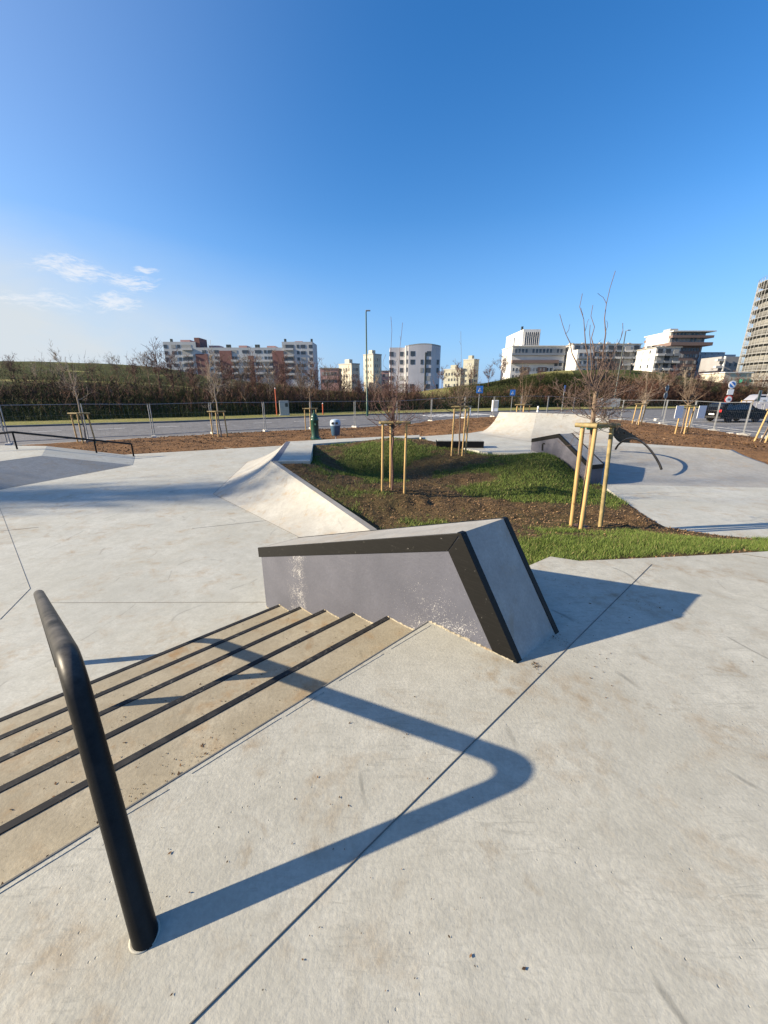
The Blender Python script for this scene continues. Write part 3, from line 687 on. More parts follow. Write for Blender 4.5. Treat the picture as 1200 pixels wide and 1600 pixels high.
# ------------------------------------------------------------------ planted island
isl = [(1.25, 3.35), (1.93, 3.46), (4.04, 3.72), (8.5, 4.2), (14, 4.4), (14, 5.3), (8, 5.4), (6.07, 5.67), (5.21, 5.9), (4.84, 6.25), (5.06, 7.58), (5.49, 9.47), (5.05, 9.4), (4.36, 11.3), (2.97, 11.5), (1.8, 14.0), (1.4, 14.5), (-1.36, 13.2), (-2.3, 12.6), (-1.8, 9.36), (-2.65, 9.25), (-.2, 6.05), (.4, 5.1), (-.4, 4.3)]
cp = [(1.2, 3.3, -.03), (1.93, 3.5, -.01), (4.04, 3.8, -.01), (8.5, 4.25, -.02), (14, 4.45, -.02), (2.7, 5.0, -.28), (3.25, 6.0, -.49), (3.9, 4.7, -.24), (6.1, 5.6, -.57), (8, 5.3, -.57), (14, 5.2, -.57), (5.2, 5.9, -.57), (4.8, 6.3, -.57), (5.0, 7.6, -.57), (5.45, 9.4, -.59), (5.0, 9.35, -.53),
      (.16, 7.81, -.34), (2.18, 11.48, -.17), (4.5, 10.55, -.03), (4.2, 10.1, .03), (4.75, 9.85, -.22), (3.8, 7.9, -.52), (2.04, 8.6, -.47), (1.24, 7.2, -.52), (2.26, 6.5, -.50), (.24, 6.9, -.56), (-1.0, 10.3, -.50), (.6, 10.5, -.50), (.84, 12.8, .10), (.2, 12.4, .06), (2.1, 13.2, -.08), (1.4, 14.4, -.04),
      (-2.6, 9.2, -.04), (-1.45, 7.6, -.30), (-.22, 6.1, -.60), (.45, 5.2, -.55), (.3, 4.2, -.30), (-1.8, 9.5, -.05), (-2.2, 12.3, -.03), (-1.3, 13.1, -.04), (2.9, 11.4, -.14), (4.2, 11.2, -.12), (3.3, 10.4, -.12), (3.2, 9.2, -.28), (1.6, 5.4, -.34), (3.4, 11.35, -.14)]
cpa = np.array(cp); P_ = cpa[:, :2]
def kern(d): return np.sqrt(d * d + .35 ** 2)
Kx = kern(np.hypot(P_[:, None, 0] - P_[None, :, 0], P_[:, None, 1] - P_[None, :, 1]))
wts = np.linalg.solve(Kx + np.eye(len(cp)) * 1e-3, cpa[:, 2] + .3)
def isl_h(X, Y):
    sh = X.shape; x = X.ravel(); y = Y.ravel(); z = np.zeros(len(x))
    for i in range(len(cp)): z += wts[i] * kern(np.hypot(x - P_[i, 0], y - P_[i, 1]))
    return (z - .3).reshape(sh)
xs = np.arange(-3.4, 14.2, .06); ys = np.arange(2.8, 15.2, .06); X, Y = np.meshgrid(xs, ys)
ins = inpoly(X, Y, isl); dp = dist_poly(X, Y, isl)
def bare(X, Y):
    # 1 = bare soil, 0 = turf
    g = np.zeros(X.shape)
    def blob(px, py, rx, ry, amt):
        return amt * np.exp(-(((X - px) / rx) ** 2 + ((Y - py) / ry) ** 2))
    g = .47 + blob(2.2, 6.7, 1.5, .8, .5) + blob(2.4, 11.2, 1.1, .55, .5) + blob(1.4, 9.0, .8, .6, .35) + blob(-1.2, 8.3, 1.3, 1.6, .12) + blob(2.4, 12.6, 1.5, .6, .3) + blob(5.0, 8.0, .5, 1.2, .3) + blob(3.8, 6.4, .9, .6, .35) + blob(3.2, 7.2, .9, .5, .3)
    g = g - blob(2.7, 4.3, 1.6, .42, .9) + .75 * np.exp(-(np.minimum(np.abs(Y - (3.42 + .10 * (X - 1.9))), 9) / .13) ** 2) * (X < 7) - blob(5.0, 4.6, 1.6, .4, .8) - blob(9, 4.8, 3, .5, .7) - blob(4.2, 9.9, 1.0, 1.2, 1.0) - blob(3.4, 8.3, 1.4, .8, .8) - blob(-.1, 10.7, .8, 1.1, .6) - blob(.3, 12.2, 1.5, .8, .25) - blob(.9, 6.2, .7, .3, .6) - blob(.6, 12.0, 1.4, .9, .18)
    return g + (fbm(X * 1.3, Y * 1.3, 4, 5) - .47) * 1.5 + (fbm(X * 6, Y * 6, 3, 9) - .45) * .5
bz = bare(X, Y); lump = (fbm(X * 5, Y * 5, 4, 21) - .47)
Z = isl_h(X, Y) + lump * np.clip(.05 + .10 * np.clip((bz - .5) * 2, 0, 1), 0, .15) * np.clip(dp / .25, 0, 1) - .02
Z = np.where(ins, Z - .02 * np.exp(-dp / .05), Z - np.clip(dp * 3.0, 0, .9) - .03)
hidden = inpoly(X, Y, [(p[0], p[1]) for p in landing])
Z = np.where(hidden, np.minimum(Z, -.05), Z)
keep = (ins | (dp < .35))
isl_o = st(grid_mesh('island_soil', xs, ys, Z, 'island', keep))
_co = np.empty(len(isl_o.data.vertices) * 3, np.float32); isl_o.data.vertices.foreach_get('co', _co); _co = _co.reshape(-1, 3)
_at = isl_o.data.attributes.new('turf', 'FLOAT', 'POINT'); _at.data.foreach_set('value', np.clip((.52 - bare(_co[:, 0].astype(float), _co[:, 1].astype(float))) / .3, 0, 1).astype(np.float32))
def samp_z(x, y):
    i = np.clip(((x - xs[0]) / .06).astype(int), 0, len(xs) - 2); j = np.clip(((y - ys[0]) / .06).astype(int), 0, len(ys) - 2)
    fx = np.clip((x - xs[i]) / .06, 0, 1); fy = np.clip((y - ys[j]) / .06, 0, 1)
    return (Z[j, i] * (1 - fx) + Z[j, i + 1] * fx) * (1 - fy) + (Z[j + 1, i] * (1 - fx) + Z[j + 1, i + 1] * fx) * fy
rs = np.random.RandomState(11)
def blades(n, region, hmin, hmax, wd, thr, seed, mul=1.0):
    r = np.random.RandomState(seed)
    x = r.uniform(region[0], region[1], n); y = r.uniform(region[2], region[3], n)
    ok = inpoly(x, y, isl) & ~inpoly(x, y, [(p[0], p[1]) for p in landing]) & (bare(x, y) < thr + r.normal(0, .10, n))
    x = x[ok]; y = y[ok]; k = len(x); z = samp_z(x, y) - .004
    h = r.uniform(hmin, hmax, k) * (.6 + .8 * fbm(x * 2, y * 2, 3, 3)); a = r.uniform(0, 2 * np.pi, k); ln = r.uniform(.2, .9, k) * h; b = r.uniform(0, 2 * np.pi, k)
    dx = np.cos(a) * wd * .5; dy = np.sin(a) * wd * .5
    V = np.empty((k, 3, 3)); V[:, 0] = np.stack([x - dx, y - dy, z], 1); V[:, 1] = np.stack([x + dx, y + dy, z], 1)
    V[:, 2] = np.stack([x + np.cos(b) * ln, y + np.sin(b) * ln, z + h], 1)
    t = np.clip(r.uniform(0, .86, k) * .6 + .5 * (fbm(x * 1.1, y * 1.1, 3, 17) - .2), 0, .87); t = np.where(r.uniform(0, 1, k) < .05, 1.0, t)
    return V.reshape(-1, 3), np.repeat(t, 3)
Vs, Ts = zip(blades(120000, (1, 8, 3.3, 6.2), .025, .075, .006, .42, 1), blades(150000, (-2.8, 6, 5.8, 14.6), .03, .075, .011, .40, 2), blades(20000, (7, 14, 4, 6), .03, .07, .011, .5, 3))
V = np.concatenate(Vs); T = np.concatenate(Ts)
tri_mesh('turf_grass', V, np.arange(len(V)).reshape(-1, 3), 'blade', T, kind='stuff')
def scatter_quads(name, x, y, z, size, mat, tint, rs, flat=.5, asp=.6, **kw):
    k = len(x); a = rs.uniform(0, 2 * np.pi, k); tl = rs.normal(0, flat, (k, 2))
    u = np.stack([np.cos(a), np.sin(a), tl[:, 0]], 1); v = np.stack([-np.sin(a), np.cos(a), tl[:, 1]], 1)
    u = u / np.linalg.norm(u, axis=1)[:, None] * size[:, None] * .5; v = v / np.linalg.norm(v, axis=1)[:, None] * size[:, None] * .5 * asp
    c = np.stack([x, y, z], 1)
    V = np.stack([c - u, c - v * .9, c + u + np.array([0, 0, 1]) * size[:, None] * .15, c + v], 1).reshape(-1, 3)
    return tri_mesh(name, V, np.arange(4 * k).reshape(-1, 4), mat, np.repeat(tint, 4), **kw)
n = 60000; x = rs.uniform(-2.8, 6, n); y = rs.uniform(3.3, 14.6, n)
ok = inpoly(x, y, isl) & ~inpoly(x, y, [(p[0], p[1]) for p in landing]) & (bare(x, y) > .62 + rs.normal(0, .15, n)); x = x[ok]; y = y[ok]
scatter_quads('leaf_litter', x, y, samp_z(x, y) + .008, rs.uniform(.012, .045, len(x)), 'litter', rs.beta(1.3, 2.2, len(x)), rs, .5, kind='stuff')
# crumbs and dry leaf bits on the paving
n = 2600; x = rs.uniform(-3.5, 3.2, n); y = rs.uniform(.25, 4.5, n); dn = fbm(x * 1.5, y * 1.5, 4, 77)
on_land = inpoly(x, y, [(p[0], p[1]) for p in landing]); ok = on_land & (dn + rs.normal(0, .06, n) > .60); x = x[ok]; y = y[ok]
xx = [x]; yy = [y]; zz = [np.full(len(x), .003)]
for (u0, v0, s, k) in ((838, 1041, .018, 60), (875, 1000, .03, 30), (1000, 945, .07, 18)):
    p = G(u0, v0, 0); xx.append(p.x + rs.normal(0, s, k)); yy.append(p.y + rs.normal(0, s, k)); zz.append(np.full(k, .004))
for i in range(1, 6):
    k = 420; b = rs.uniform(-3.0, 0, k); t = np.clip(np.abs(rs.normal(0, .13, k)), 0.01, .37)
    if i == 1: b = np.where(rs.uniform(0, 1, k) < .6, rs.normal(-1.75, .3, k), b)
    q = np.array([stair_pt(i - 1, 0) + ED * bb + SD * tt for bb, tt in zip(b, t)]); xx.append(q[:, 0]); yy.append(q[:, 1]); zz.append(np.full(k, -.138 * i + .003))
x = np.concatenate(xx); y = np.concatenate(yy); z = np.concatenate(zz)
scatter_quads('paving_crumbs', x, y, z, np.clip(rs.lognormal(-5.0, .55, len(x)), .003, .026), 'chips', rs.beta(1, 2, len(x)), rs, .25, kind='stuff')

# ------------------------------------------------------------------ dirt field, road, verge
road_near = [(-60, -8), (-24, 15.2), (-17.5, 19.8), (-13.0, 23.0), (-7.6, 26.6), (-2.0, 29.6), (4.0, 34.6), (14, 40.5), (21.0, 42.5), (23.3, 36), (22.6, 27), (21.4, 22), (19.6, 17), (16, 9)]
xs2 = np.concatenate([np.arange(-60, -20, 1.0), np.arange(-20, 24, .16)]); ys2 = np.arange(-9, 43, .16)
X2, Y2 = np.meshgrid(xs2, ys2)
dpoly = road_near + [(16, -9), (-60, -9)]
def dirt_h(X, Y):
    z = np.full(X.shape, -.82)
    rt = 1 / (1 + np.exp(-(X - 3.5) * 1.2)); z = z + rt * .36
    def g(px, py, rx, ry, a): return a * np.exp(-(((X - px) / rx) ** 2 + ((Y - py) / ry) ** 2))
    z = z + g(5.6, 18.6, 1.5, 1.0, .55) + g(7.6, 17.6, 1.6, 1.3, .85) + g(9.2, 15.9, 1.0, 1.1, .75) + g(3.2, 18.6, 1.6, 1.2, .2) + g(12.0, 14.0, 2.5, 1.4, .22) + g(12.5, 11.6, 1.1, 1.6, .12)
    z = z - .30 * np.clip((X - 16) / 5, 0, 1)
    z = z - .1 * np.clip((Y - 26) / 8, 0, 1)
    return z
Zd = dirt_h(X2, Y2) + (fbm(X2 * 1.7, Y2 * 1.7, 4, 31) - .47) * .16 + (fbm(X2 * 5, Y2 * 5, 2, 37) - .37) * .06
ind = inpoly(X2, Y2, dpoly); dd = dist_poly(X2, Y2, dpoly)
Zd = np.where(ind, Zd + (-.96 - Zd) * np.exp(-dd / .5), -1.05 - dd * .3)
pav = inpoly(X2, Y2, low_poly); dpv = dist_poly(X2, Y2, low_poly)
Zd = np.where(pav, LOW - .12 - dpv * .3, np.minimum(Zd, np.where(X2 < 1, LOW - .02 + dpv * .6, 9)))
dk = [(p[0], p[1]) for p in deck]; dkin = inpoly(X2, Y2, dk); ddk = dist_poly(X2, Y2, dk)
Zd = np.where(dkin, np.minimum(Zd, UP - .15), np.where((ddk < 2.2) & (X2 > 7), np.minimum(np.maximum(Zd, UP - .05 - ddk * .35), UP + ddk * .9 - .01), Zd))
cut = inpoly(X2, Y2, isl) | inpoly(X2, Y2, rp_) | inpoly(X2, Y2, [(p[0], p[1]) for p in landing]) | inpoly(X2, Y2, [(p[0], p[1]) for p in plat]) | inpoly(X2, Y2, [(4.6, 9), (9, 8.8), (Bk1.x + .2, Bk1.y - .3), (T_r.x, T_r.y - .15), (T_l.x, T_l.y), (4.6, 12.8)])
Zd = np.where(cut, np.minimum(Zd, -1.25), Zd)
qpp = [(QA.x, QA.y), (QB.x, QB.y), (QC.x, QC.y), (TC.x, TC.y), (TB.x, TB.y), (TA.x, TA.y)]
Zd = np.where(inpoly(X2, Y2, qpp), -1.0, Zd)
dirt = grid_mesh('dirt_ground', xs2, ys2, Zd, 'dirt', ind | (dd < .4)); st(dirt)
def dz(x, y):
    i = min(max(int(np.searchsorted(xs2, x)) - 1, 0), len(xs2) - 2); j = min(max(int((y + 9) / .16), 0), len(ys2) - 2); return float(Zd[j, i])
# loose clods on the dirt
n = 26000; x = rs.uniform(-14, 21, n); y = rs.uniform(13, 34, n); ok = inpoly(x, y, dpoly) & ~inpoly(x, y, low_poly) & ~inpoly(x, y, dk); x = x[ok]; y = y[ok]
z = np.array([dz(a, b) for a, b in zip(x, y)]); ok = z > -.98; x, y, z = x[ok], y[ok], z[ok]
scatter_quads('soil_clods', x, y, z + .012, rs.uniform(.03, .11, len(x)), 'chips', rs.beta(1.2, 2, len(x)), rs, .5, .8, kind='stuff')
RZ = -.95
road_far = [(-70, 8), (-29.5, 29.8), (-18.5, 35.0), (-12.6, 39.2), (-3.0, 46.0), (13.4, 54), (30, 60), (60, 66), (120, 70)]
road_poly = road_near[:-1] + [(19.6, 17), (17, 11), (17, -9), (130, -9), (130, 70)] + road_far[::-1] + [(-70, -9), (-62, -9)]
st(MB().prism(road_poly, RZ - .1, RZ).build('road', 'asphalt'))
def ribbon(name, pts, wd, z0, z1, mat):
    for a, b in zip(pts[:-1], pts[1:]):
        a = Vector((a[0], a[1], 0)); b = Vector((b[0], b[1], 0)); t = (b - a).normalized(); nn = Vector((-t.y, t.x, 0)) * wd / 2
        st(MB().prism([a - nn, b - nn, b + nn, a + nn], z0, z1).build(name, mat))
ribbon('kerb', road_far[:-1], .35, RZ - .1, RZ + .13, 'asphalt')
ribbon('kerb', road_near[1:-1], .14, RZ - .1, RZ + .05, 'kerb')
# verge and far ground
verge = road_far[:-1] + [(130, 76), (130, 82), (30, 70), (13, 64), (-3, 55), (-14, 47), (-20, 42), (-32, 36), (-75, 16)]
st(MB().prism(verge, RZ - .2, RZ + .08).build('verge_grass', 'verge'))
st(MB().prism([(-2500, -2500), (2500, -2500), (2500, 2500), (-2500, 2500)], -1.5, -1.30).build('ground', 'field'))
# lane lines and a zebra crossing
for k in range(8):
    p = Vector((5.5 + k * 1.0, 43.2 + k * .5, 0)); q = p + Vector((-1.1, 3.4, 0)); strip('crossing_stripe', p, q, .5, RZ, 'roadpaint')
for k in range(9):
    t0 = k / 9; a = Vector((-30, 22.5, 0)).lerp(Vector((-2, 40, 0)), t0); b = a + Vector((28, 17.5, 0)).normalized() * 1.6; strip('lane_line', a, b, .13, RZ, 'roadpaint')
for k in range(6):
    a = Vector((25.5 + k * .4, 24 + k * 3.0, 0)); strip('bay_line', a, a + Vector((4.6, .6, 0)), .12, RZ, 'roadpaint')
strip('lane_line', (24.6, 20, 0), (26.5, 40, 0), .12, RZ, 'roadpaint')

# ------------------------------------------------------------------ hills
rx = np.linspace(-140, 170, 156)
prof_px = [(-400, 560), (-100, 567), (0, 568.5), (100, 570), (200, 573), (260, 578), (330, 591), (420, 601), (500, 609), (560, 613), (640, 614), (700, 605), (760, 598), (800, 590), (835, 583), (870, 579), (930, 577), (990, 577), (1040, 582), (1100, 593), (1160, 602), (1250, 608), (1500, 610)]
HY = 78.0
px_x = np.array([A(u, v, HY).x for u, v in prof_px]); px_z = np.array([A(u, v, HY).z for u, v in prof_px])
# distance from the verge's back edge
vb = np.array([(-75, 16), (-32, 36), (-20, 42), (-14, 47), (-3, 55), (13, 64), (30, 70), (130, 82), (300, 95)], float)
ty = np.linspace(0, 1, 60)
Vh = []
for xi_ in rx:
    y0 = np.interp(xi_, vb[:, 0], vb[:, 1]) - .3
    row = []
    for t in ty:
        yy_ = y0 + t * (120 - y0); d = yy_ - y0
        row.append((xi_, yy_, d))
    Vh.append(row)
Vh = np.array(Vh)      # nx, nt, 3
Xh, Yh, Dh = Vh[..., 0], Vh[..., 1], Vh[..., 2]
def hill_z(Xh, Yh, Dh):
    # ridge height seen along the line of sight from the plaza
    zr = np.interp(Xh * HY / np.maximum(Yh, 5), px_x, px_z)
    y0 = Yh - Dh; dr = np.maximum(HY - y0, 8)
    t = np.clip(Dh / dr, 0, 1); left = 1 / (1 + np.exp((Xh + 8) / 6))
    steps = (np.floor(t * 4) + np.clip((t * 4 - np.floor(t * 4)) * 2.2, 0, 1)) / 4
    prof = np.where(t < 1, (1 - left) * (t ** .9) + left * steps, 1)
    z = -.98 + (zr + .98) * prof
    z = z + (fbm(Xh * .3, Yh * .3, 3, 55) - .45) * .35 * np.sin(np.pi * t) 
    return np.where(Dh > dr, z - (Dh - dr) * .02, z)
Zh = hill_z(Xh, Yh, Dh)
Vv = np.stack([Xh, Yh, Zh], -1).reshape(-1, 3); nt = len(ty)
i_ = (np.arange(len(rx) - 1)[:, None] * nt + np.arange(nt - 1)[None, :]); Fq = np.stack([i_, i_ + nt, i_ + nt + 1, i_ + 1], -1).reshape(-1, 4)
hill = st(tri_mesh('hill', Vv, Fq, 'hill')); hill.data.polygons.foreach_set('use_smooth', [True] * len(hill.data.polygons))
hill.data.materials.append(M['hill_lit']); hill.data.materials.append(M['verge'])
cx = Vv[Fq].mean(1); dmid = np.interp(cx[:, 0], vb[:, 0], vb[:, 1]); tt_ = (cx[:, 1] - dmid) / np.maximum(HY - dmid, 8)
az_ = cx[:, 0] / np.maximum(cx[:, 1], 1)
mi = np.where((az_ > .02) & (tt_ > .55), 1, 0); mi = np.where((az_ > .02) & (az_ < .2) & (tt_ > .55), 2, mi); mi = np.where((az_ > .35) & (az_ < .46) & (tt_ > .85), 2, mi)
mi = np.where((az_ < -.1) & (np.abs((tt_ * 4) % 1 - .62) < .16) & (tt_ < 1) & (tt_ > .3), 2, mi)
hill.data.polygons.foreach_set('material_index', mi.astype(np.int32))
for t_ in (.48, .72, .93):
    rows = [[], []]
    for x_ in np.arange(-120, -14, 1.5):
        y0 = np.interp(x_, vb[:, 0], vb[:, 1]) - .3
        for q, dd_ in ((0, 0), (1, 1.3)):
            yy_ = y0 + t_ * max(HY - y0, 8) + dd_
            rows[q].append((x_, yy_, float(hill_z(np.array([x_]), np.array([yy_]), np.array([yy_ - y0]))[0]) + .10 + .08 * q))
    st(MB().loft(rows).build('hill_path', 'verge'))
def hz(x, y):
    y0 = np.interp(x, vb[:, 0], vb[:, 1]) - .3
    return float(hill_z(np.array([x]), np.array([y]), np.array([y - y0]))[0])

# ------------------------------------------------------------------ thickets (uncountable scrub on the bank)
def thicket(name, n, xr, tr, hr, mat, seed, wd=.025, dens=None, lean=.35, tint=(0, 1)):
    r = np.random.RandomState(seed); x = r.uniform(xr[0], xr[1], n); t = r.uniform(tr[0], tr[1], n)
    if dens is not None:
        ok = r.uniform(0, 1, n) < dens(x, t); x = x[ok]; t = t[ok]
    y0 = np.interp(x, vb[:, 0], vb[:, 1]); y = y0 + t * (HY - y0); y = np.maximum(y, y0 - 1.0)
    clump = fbm(x * .35, y * .35, 3, seed + 3); k = len(x)
    z = hill_z(x, y, np.maximum(y - y0 + .3, 0)) - .1
    h = r.uniform(hr[0], hr[1], k) * (.35 + 1.3 * clump)
    # each stem: lower quad plus several side twigs starting along it
    a = r.uniform(0, 2 * np.pi, k); ln = np.abs(r.normal(0, lean, k)) * h
    b0 = np.stack([x, y, z], 1); tp = b0 + np.stack([np.cos(a) * ln, np.sin(a) * ln, h], 1)
    segs = [(b0, tp, np.full(k, wd))]
    for j in range(5):
        s = r.uniform(.15, .95, k)[:, None]; st_ = b0 + (tp - b0) * s; aa = r.uniform(0, 2 * np.pi, k); l2 = r.uniform(.15, .5, k) * h
        segs.append((st_, st_ + np.stack([np.cos(aa) * l2 * .75, np.sin(aa) * l2 * .75, l2 * r.uniform(.2, .9, k)], 1), np.full(k, wd * .7)))
    Vs = []; Ts = []
    base_t = np.clip(r.beta(1.5, 2.5, k) * (tint[1] - tint[0]) + tint[0] + (clump - .45) * .5, 0, 1)
    for p, q, w_ in segs:
        dirv = q - p; sd = np.cross(dirv, r.normal(0, 1, (k, 3))); sd = sd / (np.linalg.norm(sd, axis=1)[:, None] + 1e-9) * w_[:, None] * .5
        Vs.append(np.stack([p - sd, p + sd, q], 1)); Ts.append(np.repeat(base_t[:, None], 3, 1))
    Vs = np.concatenate(Vs).reshape(-1, 3); Ts = np.concatenate(Ts).reshape(-1)
    return tri_mesh(name, Vs, np.arange(len(Vs)).reshape(-1, 3), mat, Ts, kind='stuff')
def dl(x, t): return np.where(x < 6, np.where(x < -22, np.where(t > .30, .07, 1.0), np.clip(1.3 - t * .9, .2, 1)), np.clip(.75 - t, 0.05, 1) * .6)
thicket('dark_scrub', 26000, (-62, 12), (-.02, .62), (.5, 1.6), 'scrub', 1, .06, dl)
thicket('dark_scrub', 9000, (10, 95), (-.02, .30), (.4, 1.2), 'scrub', 2, .06)
thicket('dark_scrub', 24000, (12, 62), (.03, .9), (.3, 1.0), 'scrub', 6, .05)
thicket('bare_thicket', 11500, (-62, 14), (.02, .75), (1.0, 3.0), 'twig', 3, .05, dl)
thicket('bare_thicket', 9000, (38, 110), (-.02, .45), (1.2, 3.6), 'twig', 4, .055, lambda x, t: np.clip((x - 38) / 10, .1, 1), .3, (.15, 1))
thicket('bare_thicket', 1600, (14, 42), (.02, .4), (.7, 1.8), 'twig', 5, .05)

# ------------------------------------------------------------------ trees
def grow(mb, p, d, L, r, depth, rng, bend=.25, splits=(2, 3), upb=.25, n=5, minr=.0022):
    pts = [Vector(p)]; rad = [r]; dd = Vector(d).normalized(); k = 4
    for i in range(k):
        dd = (dd + Vector((rng.gauss(0, bend), rng.gauss(0, bend), rng.gauss(0, bend) + upb * .3))).normalized()
        pts.append(pts[-1] + dd * L / k); rad.append(max(minr, r * (1 - .55 * (i + 1) / k)))
    mb.tube(pts, rad, n if depth > 1 else 4, False)
    if depth <= 0: return
    for s in range(rng.randint(*splits)):
        i = rng.randint(1, k); b = pts[i]; nd = (dd + Vector((rng.gauss(0, .75), rng.gauss(0, .75), rng.gauss(upb, .45)))).normalized()
        grow(mb, b, nd, L * rng.uniform(.5, .8), rad[i] * rng.uniform(.55, .8), depth - 1, rng, bend, splits, upb, n, minr)
def planted_tree(label, base, top, r0, crown, shoots, seed, bark='bark', lean=None, group='young staked trees', crown_mat=None, spread=1.6):
    rng = random.Random(seed); t = thing('young_tree', label, 'tree', base, 0, group)
    tp = Vector(lean if lean else (0, 0, top)); pts = [Vector((0, 0, -.1)) + (tp + Vector((0, 0, .1))) * (i / 7) + Vector((rng.gauss(0, .012), rng.gauss(0, .012), 0)) * (i > 0) for i in range(8)]
    MB().tube(pts, [r0 * (1 - .045 * i) for i in range(8)], 10).build('trunk', bark, t, smooth='auto')
    mb = MB(); nb, L, dep, el, br = crown
    for i in range(nb):
        a = rng.uniform(0, 6.283); e = rng.uniform(*el); o = pts[-1].lerp(pts[-2], rng.uniform(0, spread)) if spread < 2 else pts[-1].lerp(pts[-3], rng.uniform(0, 1.0))
        grow(mb, o, (math.cos(a) * math.cos(e), math.sin(a) * math.cos(e), math.sin(e)), L * rng.uniform(.6, 1.15), r0 * br * rng.uniform(.7, 1.1), dep, rng)
    for (dx, dy, h) in shoots:
        q = [pts[-1]]; 
        for k in range(1, 9): f = k / 8; q.append(pts[-1] + Vector((dx * f ** .7 + rng.gauss(0, .012), dy * f + rng.gauss(0, .012), h * f)))
        mb.tube(q, [max(.0035, r0 * .34 * (1 - .9 * k / 8)) for k in range(9)], 5, False)
        for k in (3, 4, 5, 6):
            if rng.random() < .4: grow(mb, q[k], (rng.gauss(0, .5), rng.gauss(0, .5), 1), h * .13, r0 * .09, 0, rng)
    mb.build('crown', crown_mat or bark, t, smooth=True)
    return t
def support(label, base, stakes, ztop, group='wooden tree stake frames', dark=(), strap=False, r=.027, bars=True):
    t = thing('tree_stake_frame', label, 'tree stakes', base, 0, group)
    for i, (x, y, lx, ly) in enumerate(stakes):
        MB().tube([(x, y, -.15), (x + lx, y + ly, ztop)], [r, r * .95], 12).build('stake', 'stake_dark' if i in dark else 'stake', t, smooth='auto')
    if bars:
        k = len(stakes); tops = [Vector((x + lx, y + ly, ztop + .0)) for x, y, lx, ly in stakes]; ce = sum(tops, Vector()) / k
        prs = [(0, 1), (1, 2), (2, 0)][:k] if k == 3 else [(0, 1)]
        for a, b in prs:
            p, q = tops[a], tops[b]; e = (q - p).normalized() * r * 2.0
            o = (((p + q) / 2 - ce) * Vector((1, 1, 0))).normalized() * r * 1.6 if k == 3 else Vector((0, -r * 1.6, 0))
            MB().tube([p - e + o - Vector((0, 0, r)), q + e + o - Vector((0, 0, r))], r * 1.05, 12).build('crossbar', 'stake_dark', t, smooth='auto')
    if strap:
        for a in range(len(stakes)):
            tp = Vector((stakes[a][0] + stakes[a][2], stakes[a][1] + stakes[a][3], ztop - r))
            MB().lathe([(r * 1.9, -.035), (r * 2.05, -.03), (r * 2.05, .03), (r * 1.9, .035)], (tp.x, tp.y, tp.z), 14).build('strap', 'strap', t, smooth=True)
    return t
# near tree
zt1 = float(samp_z(np.array([3.25]), np.array([5.98]))[0]); B1 = G(906, 824, zt1); TS1 = 1.19
nt = planted_tree('nearest young tree with dense pruned twigs and tall bare shoots', B1, 1.6, .038, (38, .40, 3, (-.25, 1.1), .16), [(-.55, .1, .90), (-.36, 0, 1.10), (-.15, .1, 1.0), (.0, .05, 1.34), (.26, .1, .80), (-.25, -.1, .75), (.12, .15, .6)], 5, 'bark', (-.03, .05, 1.80), crown_mat='bark_twig', spread=2.6)
nt.scale = (TS1,) * 3
support('tall yellow wooden stakes with green straps round the nearest tree', B1, [(-.13, -.02, -.06, -.02), (-.10, -.22, .02, .08), (.23, -.10, -.05, .06)], 1.42, dark=(2,), strap=False, r=.027)
tk = [o for o in C.objects if o.get('label', '').startswith('tall yellow wooden')][0]
MB().lathe([(.046, -.04), (.050, -.03), (.050, .03), (.046, .04)], (-.045, .04, 1.37), 16).build('strap', 'strap', tk, smooth=True)
MB().box((.02, -.02, 1.375), (.05, .14, .035), .3).build('strap', 'strap', tk); MB().box((-.19, -.04, 1.39), (.08, .08, .05), .3).build('strap', 'strap', tk)
tk.scale = (TS1,) * 3
tag(MB().lathe([(.20, -.01), (.165, .012), (.11, .018), (.05, .012)], tuple(B1), 18).build('root_mat', 'bark_red', smooth=True), 'round brown mulch mat at the foot of the nearest tree', 'mulch mat')
# second tree
zt2 = float(samp_z(np.array([.16]), np.array([7.81]))[0]); B2 = Vector((.16, 7.85, zt2))
planted_tree('slim young tree with forked top inside the grassy hollow', B2, 1.6, .024, (14, .62, 3, (.3, 1.25), .5), [(-.04, 0, 1.85), (.16, 0, 1.75)], 9, 'bark_red', (.02, .03, 1.45))
sf2 = support('yellow wooden stakes with dark crossbar in the grassy hollow', B2, [(-.20, -.12, .02, 0), (-.02, .2, .0, -.05), (.26, -.12, .02, 0)], 1.42, dark=(), r=.025)
MB().tube([(-.0, 0, 1.35), (.02, -.01, 1.2), (.01, .0, 1.1)], [.035, .03, .012], 8).build('strap', 'rubber', sf2)
# third
zt3 = float(samp_z(np.array([2.18]), np.array([11.48]))[0]); B3 = Vector((2.25, 11.55, zt3))
planted_tree('young tree with round twiggy crown beside the black grind box', B3, 1.6, .026, (16, .55, 3, (.0, 1.0), .5), [(-.12, 0, 1.9), (-.25, 0, 1.2)], 12, 'bark', (-.02, .03, 1.50))
support('yellow wooden stakes beside the black grind box', B3, [(-.24, -.1, .02, 0), (.06, -.2, .04, .05), (.20, .05, .03, -.02)], 1.42, r=.026)
